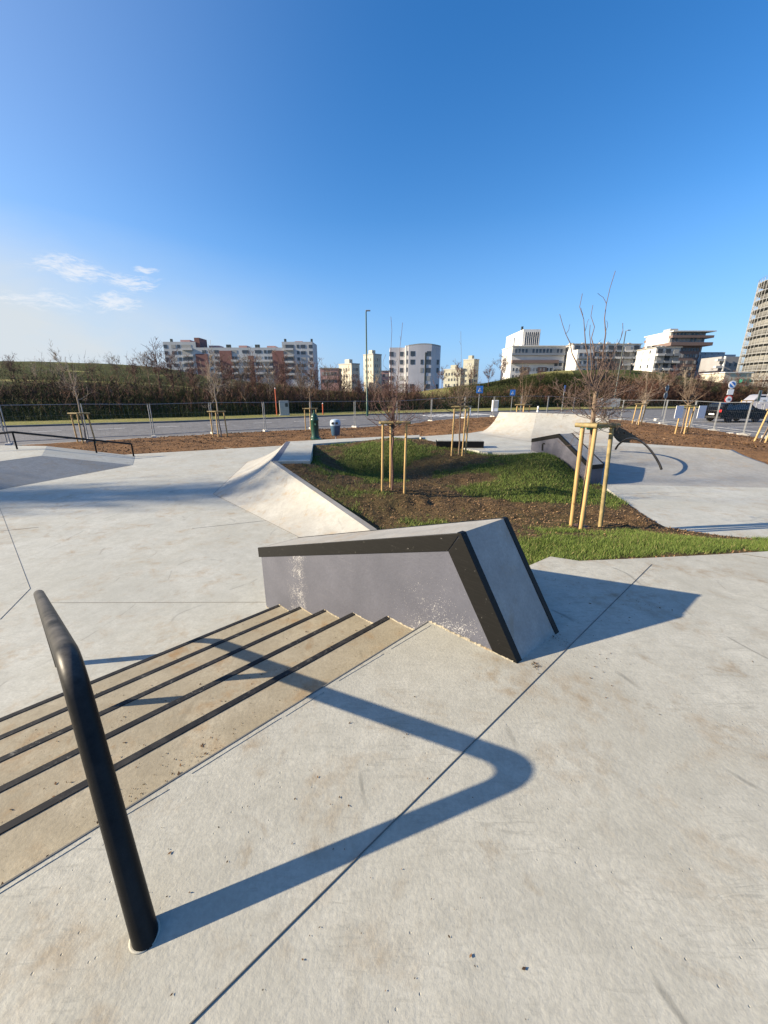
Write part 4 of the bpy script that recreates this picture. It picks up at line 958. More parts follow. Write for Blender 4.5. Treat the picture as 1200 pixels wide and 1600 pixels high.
# far trees on the dirt strip along the fence
far = [
    (136, 691, 1.40, 'bark_pale', 21, .95, 'staked birch like tree at the left behind the flat rail', 'pale wooden stakes at the left behind the flat rail'),
    (345, 683, 1.40, 'bark_pale', 22, 1.0, 'staked pale tree in the dirt in front of the red brick apartment block', 'pale stakes in the dirt between two fence posts left of the drinking fountain'),
    (487, 672, 1.40, 'bark', 23, 1.0, 'staked bare tree just behind the green drinking fountain', 'stakes just behind the green drinking fountain'),
    (616, 662, 1.30, 'bark', 24, .8, 'small staked tree beyond the hollow, near the fence', 'thin stakes beyond the hollow, half hidden behind the second stake frame'),
    (817, 648, 1.30, 'bark', 25, .9, 'small round staked tree behind the quarter pipe', 'short stakes behind the quarter pipe'),
    (994, 664, 1.40, 'bark_pale', 26, .95, 'leaning yellow stemmed young tree right of the nearest tree', 'yellow stakes behind the nearest tree on the right dirt'),
    (1064, 677, 1.40, 'bark', 27, 1.0, 'tall bare tree between the two white notices', 'yellow stakes carrying two white notices'),
    (1187, 691, 1.40, 'bark', 28, 1.0, 'sparse young tree at the right edge of the photo', 'leaning yellow stakes at the right edge of the photo')]
FT = {}
for (u, v, zt_, bark, seed, sc, la, lb) in far:
    z = -.8
    for _ in range(6): p = G(u, v, z); z = dz(p.x, p.y)
    if u == 616: p = Vector((.75, 29.0, 0)); 
    if u == 817: p = Vector((7.9, 22.6, 0))
    p.z = dz(p.x, p.y); FT[u] = p
    rng = random.Random(seed)
    hh_ = 2.7 if u < 500 else 1.5
    ln = {994: (.30, 0, 1.6), 1064: (.1, .1, 1.75), 1187: (.45, 0, 1.5)}.get(u, (.0, .0, hh_))
    planted_tree(la, p, 1.5, .042, (int(9 * sc) + 3 - (4 if u < 500 else 0), .75 * sc, 3, (.5, 1.35) if u > 500 else (.1, 1.2), .40), [(rng.uniform(-.3, .5), 0, rng.uniform(1.2, 2.0) * sc * (.75 if u < 500 else 1)) for _ in range(4)], seed, bark, ln)
    lx = {994: .1, 1064: .05, 1187: .30}.get(u, -.03 if u < 400 else 0)
    f_ = support(lb, p, [(-.38, -.1, lx, 0), (-.02, -.25, lx, .1), (.36, .1, lx, -.1)], 1.45, r=.036, bars=True)
    if u == 1064:
        FTn = p
# notices tied to the stakes
for k, (dx, lab) in enumerate(((-.62, 'left white paper notice on the stakes by the fence'), (.52, 'right white paper notice on the stakes by the fence'))):
    tag(MB().box((FTn.x + dx, FTn.y - .38, FTn.z + 1.12), (.42, .02, .62), .12).build('notice_board', 'paper'), lab, 'notice', 'white notices')

# bare individual trees on the bank and skyline (three kinds, copied)
protos = []
for s, (bk_, nb_, L_, el) in enumerate((('bark_pale', 10, 1.5, (.7, 1.3)), ('bark_red', 14, 1.2, (.3, 1.2)), ('bark', 12, 1.7, (.6, 1.35)))):
    rng = random.Random(60 + s); t = thing('bare_tree', 'bare tree', 'tree', (0, 0, 0), 0, 'bare trees on the bank')
    MB().tube([(0, 0, -.3), (.03, 0, .8), (.0, .05, 1.8), (.06, 0, 3.0)], [.06, .052, .042, .03], 7, False).build('trunk', bk_, t, smooth=True)
    mb = MB()
    for i in range(nb_):
        a = rng.uniform(0, 6.28); e = rng.uniform(*el); h = rng.uniform(.9, 3.0)
        grow(mb, (.02, .01, h), (math.cos(a) * math.cos(e), math.sin(a) * math.cos(e), math.sin(e)), L_ * rng.uniform(.6, 1.1), .022, 3, rng, .2, (2, 4), .3, 4, .011)
    mb.build('crown', bk_, t, smooth=True); protos.append(t)
tr_px = [(28, .35, 1, .9), (62, .5, 0, .7), (105, .30, 0, 1.25), (150, .5, 2, .8), (190, .5, 2, 1.0), (215, .45, 1, 1.0), (236, .40, 2, 1.15), (252, .3, 1, 1.3), (272, .25, 1, 1.2), (305, .2, 1, 1.1), (330, .15, 0, 1.25), (352, .2, 1, 1.3), (378, .2, 2, 1.2), (400, .25, 1, 1.35), (422, .2, 0, 1.2), (445, .3, 1, 1.4), (470, .2, 2, 1.2), (492, .3, 1, 1.3), (512, .2, 2, 1.1), (538, .25, 1, 1.15), (560, .2, 1, 1.0), (586, .3, 0, 1.0), (610, .15, 1, 1.0), (634, .2, 1, .9), (690, .95, 1, .9), (714, .95, 1, 1.0), (736, .8, 1, .9), (762, .75, 1, .9), (782, .9, 1, 1.1), (812, .55, 2, .8), (842, .5, 1, .7), (1008, .25, 0, 1.0), (1030, .1, 0, 1.2), (1048, .35, 1, 1.2), (1068, .12, 0, 1.3), (1088, .3, 1, 1.15), (1108, .25, 1, 1.2), (1128, .2, 1, 1.1), (1150, .25, 1, 1.2), (1170, .2, 2, 1.1), (1190, .3, 1, 1.1)]
lookk = ['pale stemmed bare tree', 'reddish bushy bare tree', 'tall thin bare tree']
for i, (u, t_, k, sc) in enumerate(tr_px):
    # walk along the line of sight to the wanted height on the bank
    d = ray(u, 613); d = Vector((d.x, d.y, 0)) / d.y
    yv = 30.0
    for _ in range(400):
        y0 = np.interp(d.x * yv, vb[:, 0], vb[:, 1])
        if yv >= y0 + t_ * (HY - y0): break
        yv += .2
    p = Vector((d.x * yv, yv, hz(d.x * yv, yv) - .05)); lab = f'{lookk[k]} on the planted bank, {ordinal(i)} bank tree from the left'
    if i in (0, 1, 3):
        sc *= .75 if i < 7 else 1
        pr = protos[k]; pr.location = p; pr.rotation_euler = (0, 0, rnd.uniform(0, 6)); pr.scale = (sc,) * 3; pr['label'] = lab
    else: dup(protos[k], p, rnd.uniform(0, 6.28), lab, sc * (.75 if i < 7 else 1))
# tall bare tree outside the frame on the left, whose shadow crosses the plaza
shade = thing('poplar', 'tall slender bare poplar left of the plaza, outside the photo, shading the paving', 'tree', (-38, 5.6, LOW))
MB().tube([(0, 0, -.2), (.1, 0, 6), (0, .1, 12), (.05, 0, 18)], [.24, .15, .09, .03], 10).build('trunk', 'bark', shade, smooth=True)
mb = MB(); rp2 = random.Random(5)
for i in range(230):
    a = rp2.uniform(0, 6.283); e = rp2.uniform(1.0, 1.4); h = rp2.uniform(6, 17)
    grow(mb, (0, 0, h), (math.cos(a) * math.cos(e), math.sin(a) * math.cos(e), math.sin(e)), rp2.uniform(1.6, 2.8), .035, 2, rp2, .16, (2, 3), .4, 4, .013)
mb.build('crown', 'bark', shade, smooth=True)

# ------------------------------------------------------------------ fences
def panel(a, b, label):
    a = Vector(a); b = Vector(b); L = (b - a).length; az = math.atan2(b.y - a.y, b.x - a.x)
    t = thing('fence_panel', label, 'fence', a, az, 'temporary mesh fence panels'); sl = (b.z - a.z) / L
    Hf = 1.86
    for x in (.05, L - .05): MB().tube([(x, 0, .03 + sl * x), (x, 0, Hf + sl * x)], .024, 8).build('post', 'galv', t, smooth='auto')
    for z in (Hf - .03, .15): MB().tube([(.05, 0, z), (L - .05, 0, z + sl * L)], .018, 6).build('rail_bar', 'galv', t)
    mb = MB(); n = int(L / .2)
    for k in range(1, n): x = k * L / n; mb.tube([(x, 0, .15 + sl * x), (x, 0, Hf - .05 + sl * x)], .0016, 3, False)
    for z in (.5, .9, 1.3): mb.tube([(.05, 0, z), (L - .05, 0, z + sl * L)], .0016, 3, False)
    mb.build('wire_mesh', 'galv', t)
    MB().box((.0, 0, .05), (.22, .60, .12)).build('foot_block', 'block', t, bevel=.015)
    return t
fl = [(-26.5, 12.3), (-22.2, 15.3), (-17.9, 18.5), (-15.4, 20.2), (-13.1, 22.2), (-10.4, 23.8), (-7.75, 25.6), (-5.0, 27.1), (-2.1, 28.6), (1.0, 31.0), (4.0, 33.6), (7.2, 35.6), (10.3, 37.4), (13.4, 39.0), (16.5, 40.2), (19.6, 41.2), (22.6, 41.6)]
frr = [(22.6, 41.6), (22.9, 38.2), (22.75, 34.8), (22.4, 31.6), (22.2, 28.4), (21.8, 25.9), (20.8, 22.6), (19.6, 19.4), (18.0, 16.2)]
for i in range(len(fl) - 1):
    a, b = fl[i], fl[i + 1]; panel((*a, dz(*a) + .02), (*b, dz(*b) + .02), f'grey temporary mesh fence panel along the road behind, {ordinal(i)} from the left end')
for i in range(len(frr) - 1):
    a, b = frr[i], frr[i + 1]; panel((*a, max(dz(*a), -.97) + .02), (*b, max(dz(*b), -.97) + .02), f'grey temporary mesh fence panel beside the right parking road, {ordinal(i)} from the far corner')
for i, (u, v) in enumerate(((1026, 656), (1082, 679), (1140, 679), (1197, 684))):
    p = G(u, v, -.85)
    tag(MB().box((p.x, p.y, -.84), (.34, .34, .22), .4 * i).build('loose_block', 'block', bevel=.02), f'pale concrete fence weight on the right dirt edge, {ORD[i]} from the left', 'concrete block', 'loose concrete weights')

# ------------------------------------------------------------------ street furniture
p = G(493, 686, -.80); p.z = dz(p.x, p.y)
df = thing('drinking_fountain', 'dark green cast iron drinking fountain post on the dirt by the platform', 'drinking fountain', p, .3)
MB().lathe([(.26, 0), (.26, .10), (.22, .13), (.20, .22), (.20, .95), (.22, .98), (.22, 1.06), (.18, 1.12), (.19, 1.18), (.14, 1.28), (.05, 1.36), (.045, 1.44), (.07, 1.47), (.03, 1.52)], n=12).build('column', 'darkgreen', df, smooth='auto')
MB().tube([(0, -.18, .82), (0, -.30, .84), (0, -.36, .76)], [.045, .035, .03], 8).build('spout', 'darkgreen', df)
MB().lathe([(.25, .0), (.28, .06), (.28, .09), (.2, .09)], (0, -.36, 0), 14).build('basin', 'darkgreen', df)
p = G(525, 692, -.8); p.z = dz(p.x, p.y); p = Vector((p.x, p.y, p.z))
bn = thing('litter_bin', 'round blue litter bin with pale lid on a thin post', 'litter bin', p, 0)
MB().tube([(0, 0, -.1), (0, 0, .55)], .03, 8).build('post', 'galv', bn)
MB().lathe([(.16, .34), (.20, .38), (.245, .80), (.25, .82)], n=18).build('bin_body', 'binblue', bn, smooth='auto')
MB().lathe([(.255, .82), (.265, .86), (.255, 1.02), (.20, 1.10), (.08, 1.13)], n=18).build('lid', 'bingrey', bn, smooth='auto')
for sx in (-.10, .10): MB().box((sx, -.25, .95), (.12, .03, .10)).build('opening', 'rubber', bn)
p = A(445, 650, 44.5)
cb = thing('utility_cabinet', 'pale grey utility cabinet on the verge below the apartment block', 'cabinet', (p.x, p.y, RZ + .06), .3)
MB().box((0, 0, .85), (1.0, .5, 1.5)).build('cabinet_body', 'cabinet', cb, bevel=.02); MB().box((.26, -.26, 1.15), (.3, .02, .4)).build('vent_panel', 'pole_dark', cb); MB().box((0, 0, .05), (1.1, .6, .14)).build('plinth', 'block', cb)
p = A(788, 637, 47)
cb2 = thing('utility_cabinet', 'small white utility cabinet behind the quarter pipe', 'cabinet', (p.x, p.y + 4, RZ + .1), 0)
MB().box((0, 0, .8), (.75, .4, 1.4)).build('cabinet_body', 'signwhite', cb2, bevel=.03); MB().box((0, -.21, 1.0), (.6, .015, .9)).build('door', 'cabinet', cb2)
for i, (u, v, hh, lab) in enumerate(((433, 652, 2.9, 'tall orange marker post beside the grey cabinet'), (505, 655, 1.25, 'short orange marker post right of the drinking fountain'), (324, 657, 1.4, 'orange marker post behind the pale stakes'))):
    p = A(u, v, 45 + i)
    mp_ = thing('marker_post', lab, 'marker post', (p.x, p.y, RZ + .05)); MB().tube([(0, 0, 0), (.02, 0, hh)], .06, 8).build('post', 'orange', mp_); MB().lathe([(.065, 0), (.07, .05), (.03, .09)], (.02, 0, hh), 8).build('cap', 'signwhite', mp_)
def lamp(u, vb_, vt, Y, label, side=1):
    b = A(u, vb_, Y); t = A(u - 1, vt, Y); H_ = t.z - (RZ + .05)
    l_ = thing('street_lamp', label, 'street lamp', (b.x, Y, RZ + .05), 0)
    MB().tube([(0, 0, 0), (0, 0, 1.4), (0, 0, 1.45), (0, 0, H_)], [.13, .12, .10, .065], 10).build('pole', 'darkgreen' if u < 700 else 'pole_dark', l_, smooth='auto')
    MB().tube([(0, 0, H_ - .05), (.14 * side, -.05, H_ + .06)], .04, 6).build('arm', 'galv', l_)
    MB().box((.34 * side, -.10, H_ + .08), (.50, .26, .10)).build('lamp_head', 'galv', l_, bevel=.03)
lamp(574, 653, 487, 44, 'tall dark green street lamp beside the road in the middle', .6)
lamp(957, 640, 517, 62, 'distant street lamp rising behind the nearest tree')
def sign_post(u, vtop, vbot, Y, label, build):
    b = A(u, vbot, Y); t = A(u, vtop, Y); s = thing('road_sign', label, 'road sign', (b.x, Y, RZ), 0, 'road signs'); H_ = t.z - RZ
    MB().tube([(0, 0, -.05), (0, 0, H_ - .02)], .035, 8).build('post', 'galv', s)
    build(s, H_); return s
def crossing(s, H_):
    MB().box((0, -.05, H_ - .35), (.66, .03, .70)).build('sign_plate', 'signblue', s, bevel=.008)
    MB().add([(-.20, -.07, H_ - .55), (.20, -.07, H_ - .55), (0, -.07, H_ - .16)], [(0, 1, 2)]).build('triangle', 'signwhite', s)
    m = MB(); m.lathe([(.022, -.022), (.03, 0), (.022, .022)], (.01, -.078, H_ - .29), 10)
    for p, q in (((0, H_ - .31), (0, H_ - .42)), ((0, H_ - .42), (-.07, H_ - .53)), ((0, H_ - .42), (.06, H_ - .53)), ((0, H_ - .34), (-.05, H_ - .40)), ((0, H_ - .34), (.05, H_ - .40))): m.tube([(p[0], -.078, p[1]), (q[0], -.078, q[1])], .014, 5)
    m.build('walking_figure', 'rubber', s)
for u, vt, vb_, Y, la in ((746, 603, 658, 41, 'blue pedestrian crossing sign left of the quarter pipe'), (798, 609, 645, 52, 'blue pedestrian crossing sign behind the quarter pipe, middle of three'), (877, 602, 645, 50, 'blue pedestrian crossing sign turned edge on near the twiggy tree')):
    s_ = sign_post(u, vt, vb_, Y, la, crossing)
    if u == 877: s_.rotation_euler = (0, 0, R(52))
def disc(mb, r, y, z, n=24, x=0): return mb.add([(x + r * math.cos(6.2832 * k / n), y, z + r * math.sin(6.2832 * k / n)) for k in range(n)] + [(x + r * math.cos(6.2832 * k / n), y + .02, z + r * math.sin(6.2832 * k / n)) for k in range(n)], [tuple(range(n)), tuple(range(2 * n - 1, n - 1, -1))] + [(k, k + n, (k + 1) % n + n, (k + 1) % n) for k in range(n)])
def nopark(s, H_):
    disc(MB(), .38, -.06, H_ - .36).build('sign_disc', 'signwhite', s); disc(MB(), .26, -.085, H_ - .36).build('blue_disc', 'signblue', s)
    MB().box((0, -.10, H_ - .36), (.50, .02, .13), mat=Matrix.Rotation(R(40), 3, 'Y')).build('slash', 'signwhite', s)
    MB().box((0, -.06, H_ - 1.05), (.60, .03, .52)).build('text_plate', 'signwhite', s)
    disc(MB(), .40, -.06, H_ - 1.75).build('red_disc', 'signred', s); disc(MB(), .29, -.085, H_ - 1.75).build('white_disc', 'signwhite', s)
    m = MB()
    for x in (-.07, .07): m.box((x, -.095, H_ - 1.75), (.05, .012, .20))
    m.build('numeral', 'rubber', s); MB().box((0, -.06, H_ - 2.45), (.26, .03, .50)).build('small_plate', 'signwhite', s)
sign_post(1131, 595, 650, 40, 'stacked round no parking and red ringed speed signs beyond the black car', nopark)
def backs(s, H_):
    for k in range(2): disc(MB(), .36, .05, H_ - .4 - .78 * k).build('sign_disc', 'galv', s)
    MB().box((0, .04, H_ - .8), (.06, .03, 1.4)).build('bracket', 'pole_dark', s)
s_ = sign_post(1036, 600, 642, 44, 'grey backs of two round signs on one post beyond the right fence', backs); s_.rotation_euler = (0, 0, .5)
def leftsign(s, H_):
    MB().box((0, -.05, H_ - .3), (.55, .03, .60)).build('sign_plate', 'signwhite', s)
    for k in range(3): MB().box((0, -.07, H_ - .14 - .16 * k), (.5, .01, .06)).build('stripe', 'signblue', s)
sign_post(4, 602, 672, 27, 'small striped sign on a thin post at the far left edge', leftsign)
def greensign(s, H_):
    MB().box((0, -.04, H_ - .5), (.28, .03, 1.0)).build('sign_plate', 'galv', s); MB().box((-.02, -.06, H_ - .5), (.10, .01, .9)).build('stripe', 'darkgreen', s)
s_ = sign_post(1176, 610, 655, 38, 'narrow grey green sign post in front of the parked van', greensign)
def whitesign(s, H_):
    MB().box((0, -.04, H_ - .3), (1.0, .03, .62)).build('sign_plate', 'signwhite', s); MB().box((0, -.06, H_ - .3), (.3, .01, .15)).build('mark', 'cabinet', s)
sign_post(1187, 621, 650, 41, 'blank white sign board beside the parked van', whitesign)
b = A(1193, 640, 46)
tl = thing('traffic_light', 'dark traffic light head on a thin post at the right edge', 'traffic light', (b.x, 46, RZ)); H_ = A(1193, 600, 46).z - RZ
MB().tube([(0, 0, 0), (0, 0, H_ - .3)], .05, 8).build('post', 'galv', tl); MB().box((0, -.1, H_ - .5), (.34, .3, 1.0)).build('signal_head', 'rubber', tl, bevel=.03)
for k, m_ in enumerate(('signred', 'orange', 'darkgreen')): disc(MB(), .10, -.28, H_ - .2 - .3 * k, 12).build('lens', m_, tl)
b = A(1147, 640, 43)
wf = thing('tree_stake_frame', 'square pale timber frame behind the black car', 'tree stakes', (b.x + 1.2, 43, RZ), 0, 'wooden tree stake frames'); zf = A(1147, 626, 43).z - RZ
for x in (-.62, 0, .62): MB().tube([(x, .1 * (x == 0), -.1), (x, .1 * (x == 0), zf)], .05, 8).build('stake', 'stake', wf)
MB().tube([(-.66, 0, zf), (.66, 0, zf)], .05, 8).build('crossbar', 'stake', wf)
# dark panels of mesh screen standing by the far road behind the near tree
sb = thing('site_board', 'pale grey site board standing on the verge behind the nearest tree', 'board', (A(948, 630, 52).x, 52, RZ), 0)
MB().box((0, 0, 1.25), (3.4, .05, 1.1)).build('board', 'cabinet', sb)
for x in (-1.5, 1.5): MB().tube([(x, .05, 0), (x, .05, 1.8)], .04, 6).build('post', 'galv', sb)
p = A(945, 652, 38); 
for i, (u, v) in enumerate(((734, 636), (839, 640))):
    p = A(u, v + 12, 46); bl = thing('bollard', f'short pale bollard by the road, {"left" if i == 0 else "right"} of two', 'bollard', (p.x, 46, RZ), 0, 'pale bollards')
    MB().lathe([(.11, 0), (.10, .9), (.08, 1.0), (.02, 1.04)], n=12).build('post', 'signwhite', bl, smooth='auto'); MB().lathe([(.115, .6), (.115, .75)], n=12).build('band', 'cabinet', bl)

# ------------------------------------------------------------------ vehicles
def car(name, label, cat, loc, rz, L, W, H, paint, kind='suv', parts=True):
    t = thing(name, label, cat, loc, rz)
    # local x forward; side profile (x, z) then widths
    if kind == 'suv': pf = [(-.5, .30), (-.5, .62), (-.485, .66), (-.43, .93), (-.39, .985), (-.1, 1.0), (.10, .985), (.24, .70), (.44, .62), (.49, .52), (.50, .30)]
    else: pf = [(-.5, .2), (-.5, .6), (-.49, .95), (-.46, 1.0), (.2, 1.0), (.28, .96), (.40, .62), (.48, .52), (.5, .40), (.5, .2)]
    z0 = .20
    sec = []
    n = len(pf); body = MB(); rows = []
    for f, ins in ((-1, 0), (-.5, 0), (.5, 0), (1, 0)):
        row = []
        for x, z in pf:
            wfac = 1.0 if z < .62 else 1.0 - .16 * min(1, (z - .62) / .36)
            y = f * W / 2 * wfac if abs(f) == 1 else f * W * .96 * wfac * .98
            row.append((x * L, y, z * H))
        rows.append(row)
    for r in rows: r.append((.5 * L, r[0][1], z0 * H)); r.append((-.5 * L, r[0][1], z0 * H)); r.append(r[0])
    body.loft(rows)
    m = len(rows[0]) - 1; body.f.append(tuple(range(m))); o = 3 * (m + 1); body.f.append(tuple(o + k for k in range(m - 1, -1, -1)))
    body.build('body', paint, t, bevel=.05, smooth='auto')
    for s in (-1, 1):
        y = s * (W / 2 * .90); q = []
        if kind == 'suv': q = [(-.42, .66), (.185, .665), (.09, .94), (-.10, .955), (-.37, .945)]
        else: q = [(.08, .62), (.36, .64), (.26, .92), (.08, .93)]
        pts = [(x * L, s * W / 2 * (1.0 - .16 * min(1, (z - .62) / .36)) + s * .008, z * H) for x, z in q]
        f = tuple(range(len(pts))); MB().add(pts, [f if s < 0 else f[::-1]]).build('side_window', 'carglass', t)
        for x in (-.31, .30):
            wb = MB().lathe([(.22, -.1), (.33, -.1), (.345, -.06), (.345, .06), (.33, .1), (.22, .1)], n=22)
            wo = wb.build('wheel', 'tyre', t, smooth='auto'); wo.rotation_euler = (R(90), 0, 0); wo.location = (x * L, s * (W / 2 - .09), .345)
            ro = MB().lathe([(.225, -.085), (.23, .0), (.225, .085)], n=10).build('rim', 'rim', wo)
            for k in range(5): pass
        MB().box((-.492 * L, s * W * .40, .60 * H), (.10, .20, .20 if kind == 'suv' else .4)).build('tail_lamp', 'lampred', t, bevel=.02)
        MB().box((.478 * L, s * W * .38, .50 * H), (.16, .34, .14)).build('headlight', 'lampwhite', t, bevel=.02)
        MB().box((.15 * L, s * (W / 2 + .07), .63 * H), (.12, .16, .13)).build('wing_mirror', paint, t, bevel=.02)
    rw = [(-.476 * L - .012, -W * .38, .68 * H), (-.476 * L - .012, W * .38, .68 * H), (-.432 * L - .012, W * .34, .92 * H), (-.432 * L - .012, -W * .34, .92 * H)]
    MB().add(rw, [(3, 2, 1, 0)]).build('rear_window', 'carglass', t)
    MB().box((-.503 * L, 0, .42 * H), (.02, .52, .12)).build('number_plate', 'lampwhite', t)
    MB().box((-.498 * L, 0, .27 * H), (.10, W * .94, .16)).build('bumper', 'tyre', t, bevel=.03)
    return t
cp_ = G(1142, 655.5, RZ)
car('parked_car', 'black sports utility car with red tail lamps behind the right fence', 'car', (31.6, 35.8, RZ), R(8), 4.6, 1.85, 1.65, 'carpaint')
car('parked_car', 'dark car cut off by the right edge behind the leaning stakes', 'car', (31.3, 29.6, RZ), R(20), 4.5, 1.8, 1.5, 'carpaint')
car('parked_van', 'white parked van near the foot of the scaffolded tower', 'van', (50.5, 53, RZ), R(170), 5.2, 2.0, 2.3, 'vanpaint', 'van')

# person on the right hill
pp_ = A(986, 577, 79); zz_ = hz(pp_.x, 79)
def figure(loc, h):
    t = thing('person', 'tiny person in dark clothes standing on the right grass hill', 'person', loc, .5)
    me = bpy.data.meshes.new('body')
    J = [(0, 0, .53), (0, 0, .66), (0, .0, .80), (0, 0, .86), (0, -.01, .94), (-.06, 0, .50), (-.07, 0, .27), (-.07, 0, .02), (-.07, -.07, .01), (.06, 0, .50), (.08, .03, .27), (.09, .05, .02), (.09, -.02, .01), (-.11, 0, .80), (-.14, .02, .63), (-.12, -.06, .52), (.11, 0, .80), (.15, .02, .64), (.12, -.07, .54)]
    E_ = [(0, 1), (1, 2), (2, 3), (3, 4), (0, 5), (5, 6), (6, 7), (7, 8), (0, 9), (9, 10), (10, 11), (11, 12), (2, 13), (13, 14), (14, 15), (2, 16), (16, 17), (17, 18)]
    rr = [.075, .08, .085, .035, .06, .06, .042, .03, .025, .06, .042, .03, .025, .04, .032, .025, .04, .032, .025]
    me.from_pydata([(a * h, b_ * h, c_ * h) for a, b_, c_ in J], E_, []); o = bpy.data.objects.new('body', me); C.objects.link(o); o.parent = t; me.materials.append(M['suit'])
    sk_ = o.modifiers.new('skin', 'SKIN'); 
    if not me.skin_vertices: bpy.context.view_layer.objects.active = o
    lay = me.skin_vertices[0] if me.skin_vertices else None
    if lay:
        for i, v in enumerate(lay.data): v.radius = (rr[i] * h, rr[i] * h)
        lay.data[0].use_root = True
    sb_ = o.modifiers.new('sub', 'SUBSURF'); sb_.levels = 1; sb_.render_levels = 1
    MB().lathe([(.02, -.075), (.05, -.05), (.058, 0), (.05, .05), (.02, .07)], (0, -.03 * h, .945 * h), 12).build('face', 'skin', t, smooth=True)
    return t
figure((pp_.x, 79, zz_ + .02), 1.75)

# ------------------------------------------------------------------ buildings
WM = {}; WR_ = random.Random(4); M['blind'] = simple('lowered_blind', (.30, .30, .29), .7)
def win_obj(w_, h_, parent, x, y, z, rz, mat='pane', name='window', d=.12):
    if mat == 'pane' and WR_.random() < .22: mat = 'blind'
    k = (round(w_, 2), round(h_, 2), mat, name, d)
    if k not in WM:
        o = MB().box((0, 0, 0), (w_, d, h_)).build(name, mat, parent); WM[k] = o.data
    else:
        o = bpy.data.objects.new(name, WM[k]); C.objects.link(o); o.parent = parent
    o.location = (x, y, z); o.rotation_euler = (0, 0, rz); return o
GZ = -1.3
def block(u0, u1, vtop, Y, depth, name, label, mat, vbase=None):
    a = A(u0, vtop, Y); b = A(u1, vtop, Y)
    t = thing(name, label, 'building', (a.x, Y, GZ)); t['_w'] = b.x - a.x; t['_h'] = a.z - GZ
    W_, H_ = b.x - a.x, a.z - GZ
    MB().box((W_ / 2, depth / 2, H_ / 2), (W_, depth, H_)).build('wall', mat, t)
    return t, W_, H_
def clean(t):
    for k in ('_w', '_h'):
        if k in t: del t[k]
def grid_win(t, x0, x1, z0, z1, nx, nz, w_, h_, y=-.03, rz=0, skip=None, mat='pane', axis='x', name='window'):
    c = 0
    for j in range(nz):
        for i in range(nx):
            if skip and skip(i, j): continue
            f = (i + .5) / nx; z = z0 + (z1 - z0) * (j + .5) / nz
            if axis == 'x': win_obj(w_, h_, t, x0 + (x1 - x0) * f, y, z, 0, mat, name)
            else: win_obj(w_, h_, t, y, x0 + (x1 - x0) * f, z, R(90), mat, name)
            c += 1
    return c
FH = 3.05
# 1. long grey and brick apartment block
Y = 215.0
a = A(254, 534, Y); b = A(488, 534, Y); t = thing('apartment_block', 'long grey apartment block with brick red recesses behind the bank', 'building', (a.x, Y, GZ))
H1 = a.z - GZ; sc = (b.x - a.x) / (488 - 254); Hm = A(300, 543, Y).z - GZ
X = lambda u: (u - 254) * sc
for u0, u1, hh in ((254, 305, H1), (305, 440, Hm), (440, 488, H1)): MB().box(((X(u0) + X(u1)) / 2, 7, hh / 2), (X(u1) - X(u0) - .02, 14, hh)).build('wall', 'w_grey', t)
for u0, u1, v0, nm in ((303, 322, 553, 0), (341, 360, 548, 0), (386, 394, 556, 0), (424, 442, 548, 0)):
    hh = A(300, v0, Y).z - GZ; MB().box(((X(u0) + X(u1)) / 2, -.1, hh / 2), (X(u1) - X(u0), .5, hh)).build('red_panel', 'w_red', t)
MB().box((X(307), 5, H1 - .3), (X(312) - X(304), 9, 4.6)).build('red_panel', 'w_red', t)
nw = 0
for r in range(6):
    z = H1 - 2.2 - r * FH
    for u, wu in ((257, 5), (270, 7), (278, 4), (290, 15)):
        if nw < 100: win_obj(wu * sc, 1.6, t, X(u), -.05, z, 0); nw += 1
    for u, wu in ((444, 4), (452, 13), (465, 4), (473, 7), (485, 6)):
        win_obj(wu * sc, 1.6, t, X(u), -.05, z, 0); nw += 1
for r in range(5):
    z = Hm - 2.0 - r * FH
    for u, wu in ((317, 6), (326, 4), (336, 8), (364, 9), (382, 10), (402, 10), (413, 4), (421, 8)):
        if 303 < u < 322 and r > 0: continue
        win_obj(wu * sc, 1.5, t, X(u), -.05, z, 0)
    for u0, u1 in ((331, 341), (359, 370), (375, 388), (395, 424)):
        if r in (1, 2, 3): MB().box(((X(u0) + X(u1)) / 2, -.6, z - 1.35), (X(u1) - X(u0), 1.2, .95)).build('balcony', 'parapet', t)
for u0, u1 in ((283, 300), (443, 458)):
    for r in range(5): MB().box(((X(u0) + X(u1)) / 2, -.5, H1 - 3.6 - r * FH), (X(u1) - X(u0), 1.0, .9)).build('balcony', 'parapet', t)
MB().box((X(371), 6.95, H1 - .05), (X(486) - X(256), .1, .1))
for u0, u1, top, base in ((276, 291, 529.5, H1), (320, 337, 538.5, Hm), (368, 381, 538.5, Hm), (413, 426, 539, Hm), (458, 470, 531.5, H1)):
    hh = A(300, top, Y).z - GZ; MB().box(((X(u0) + X(u1)) / 2, 7, (base + hh) / 2), (X(u1) - X(u0), 6, hh - base)).build('roof_box', 'w_pink', t)
for u, base in ((262, H1), (350, Hm), (354, Hm), (396, Hm), (400, Hm), (443, H1), (485, H1)): MB().box((X(u), 4, base + .9), (1.0, 1.0, 1.8)).build('chimney', 'pole_dark', t)
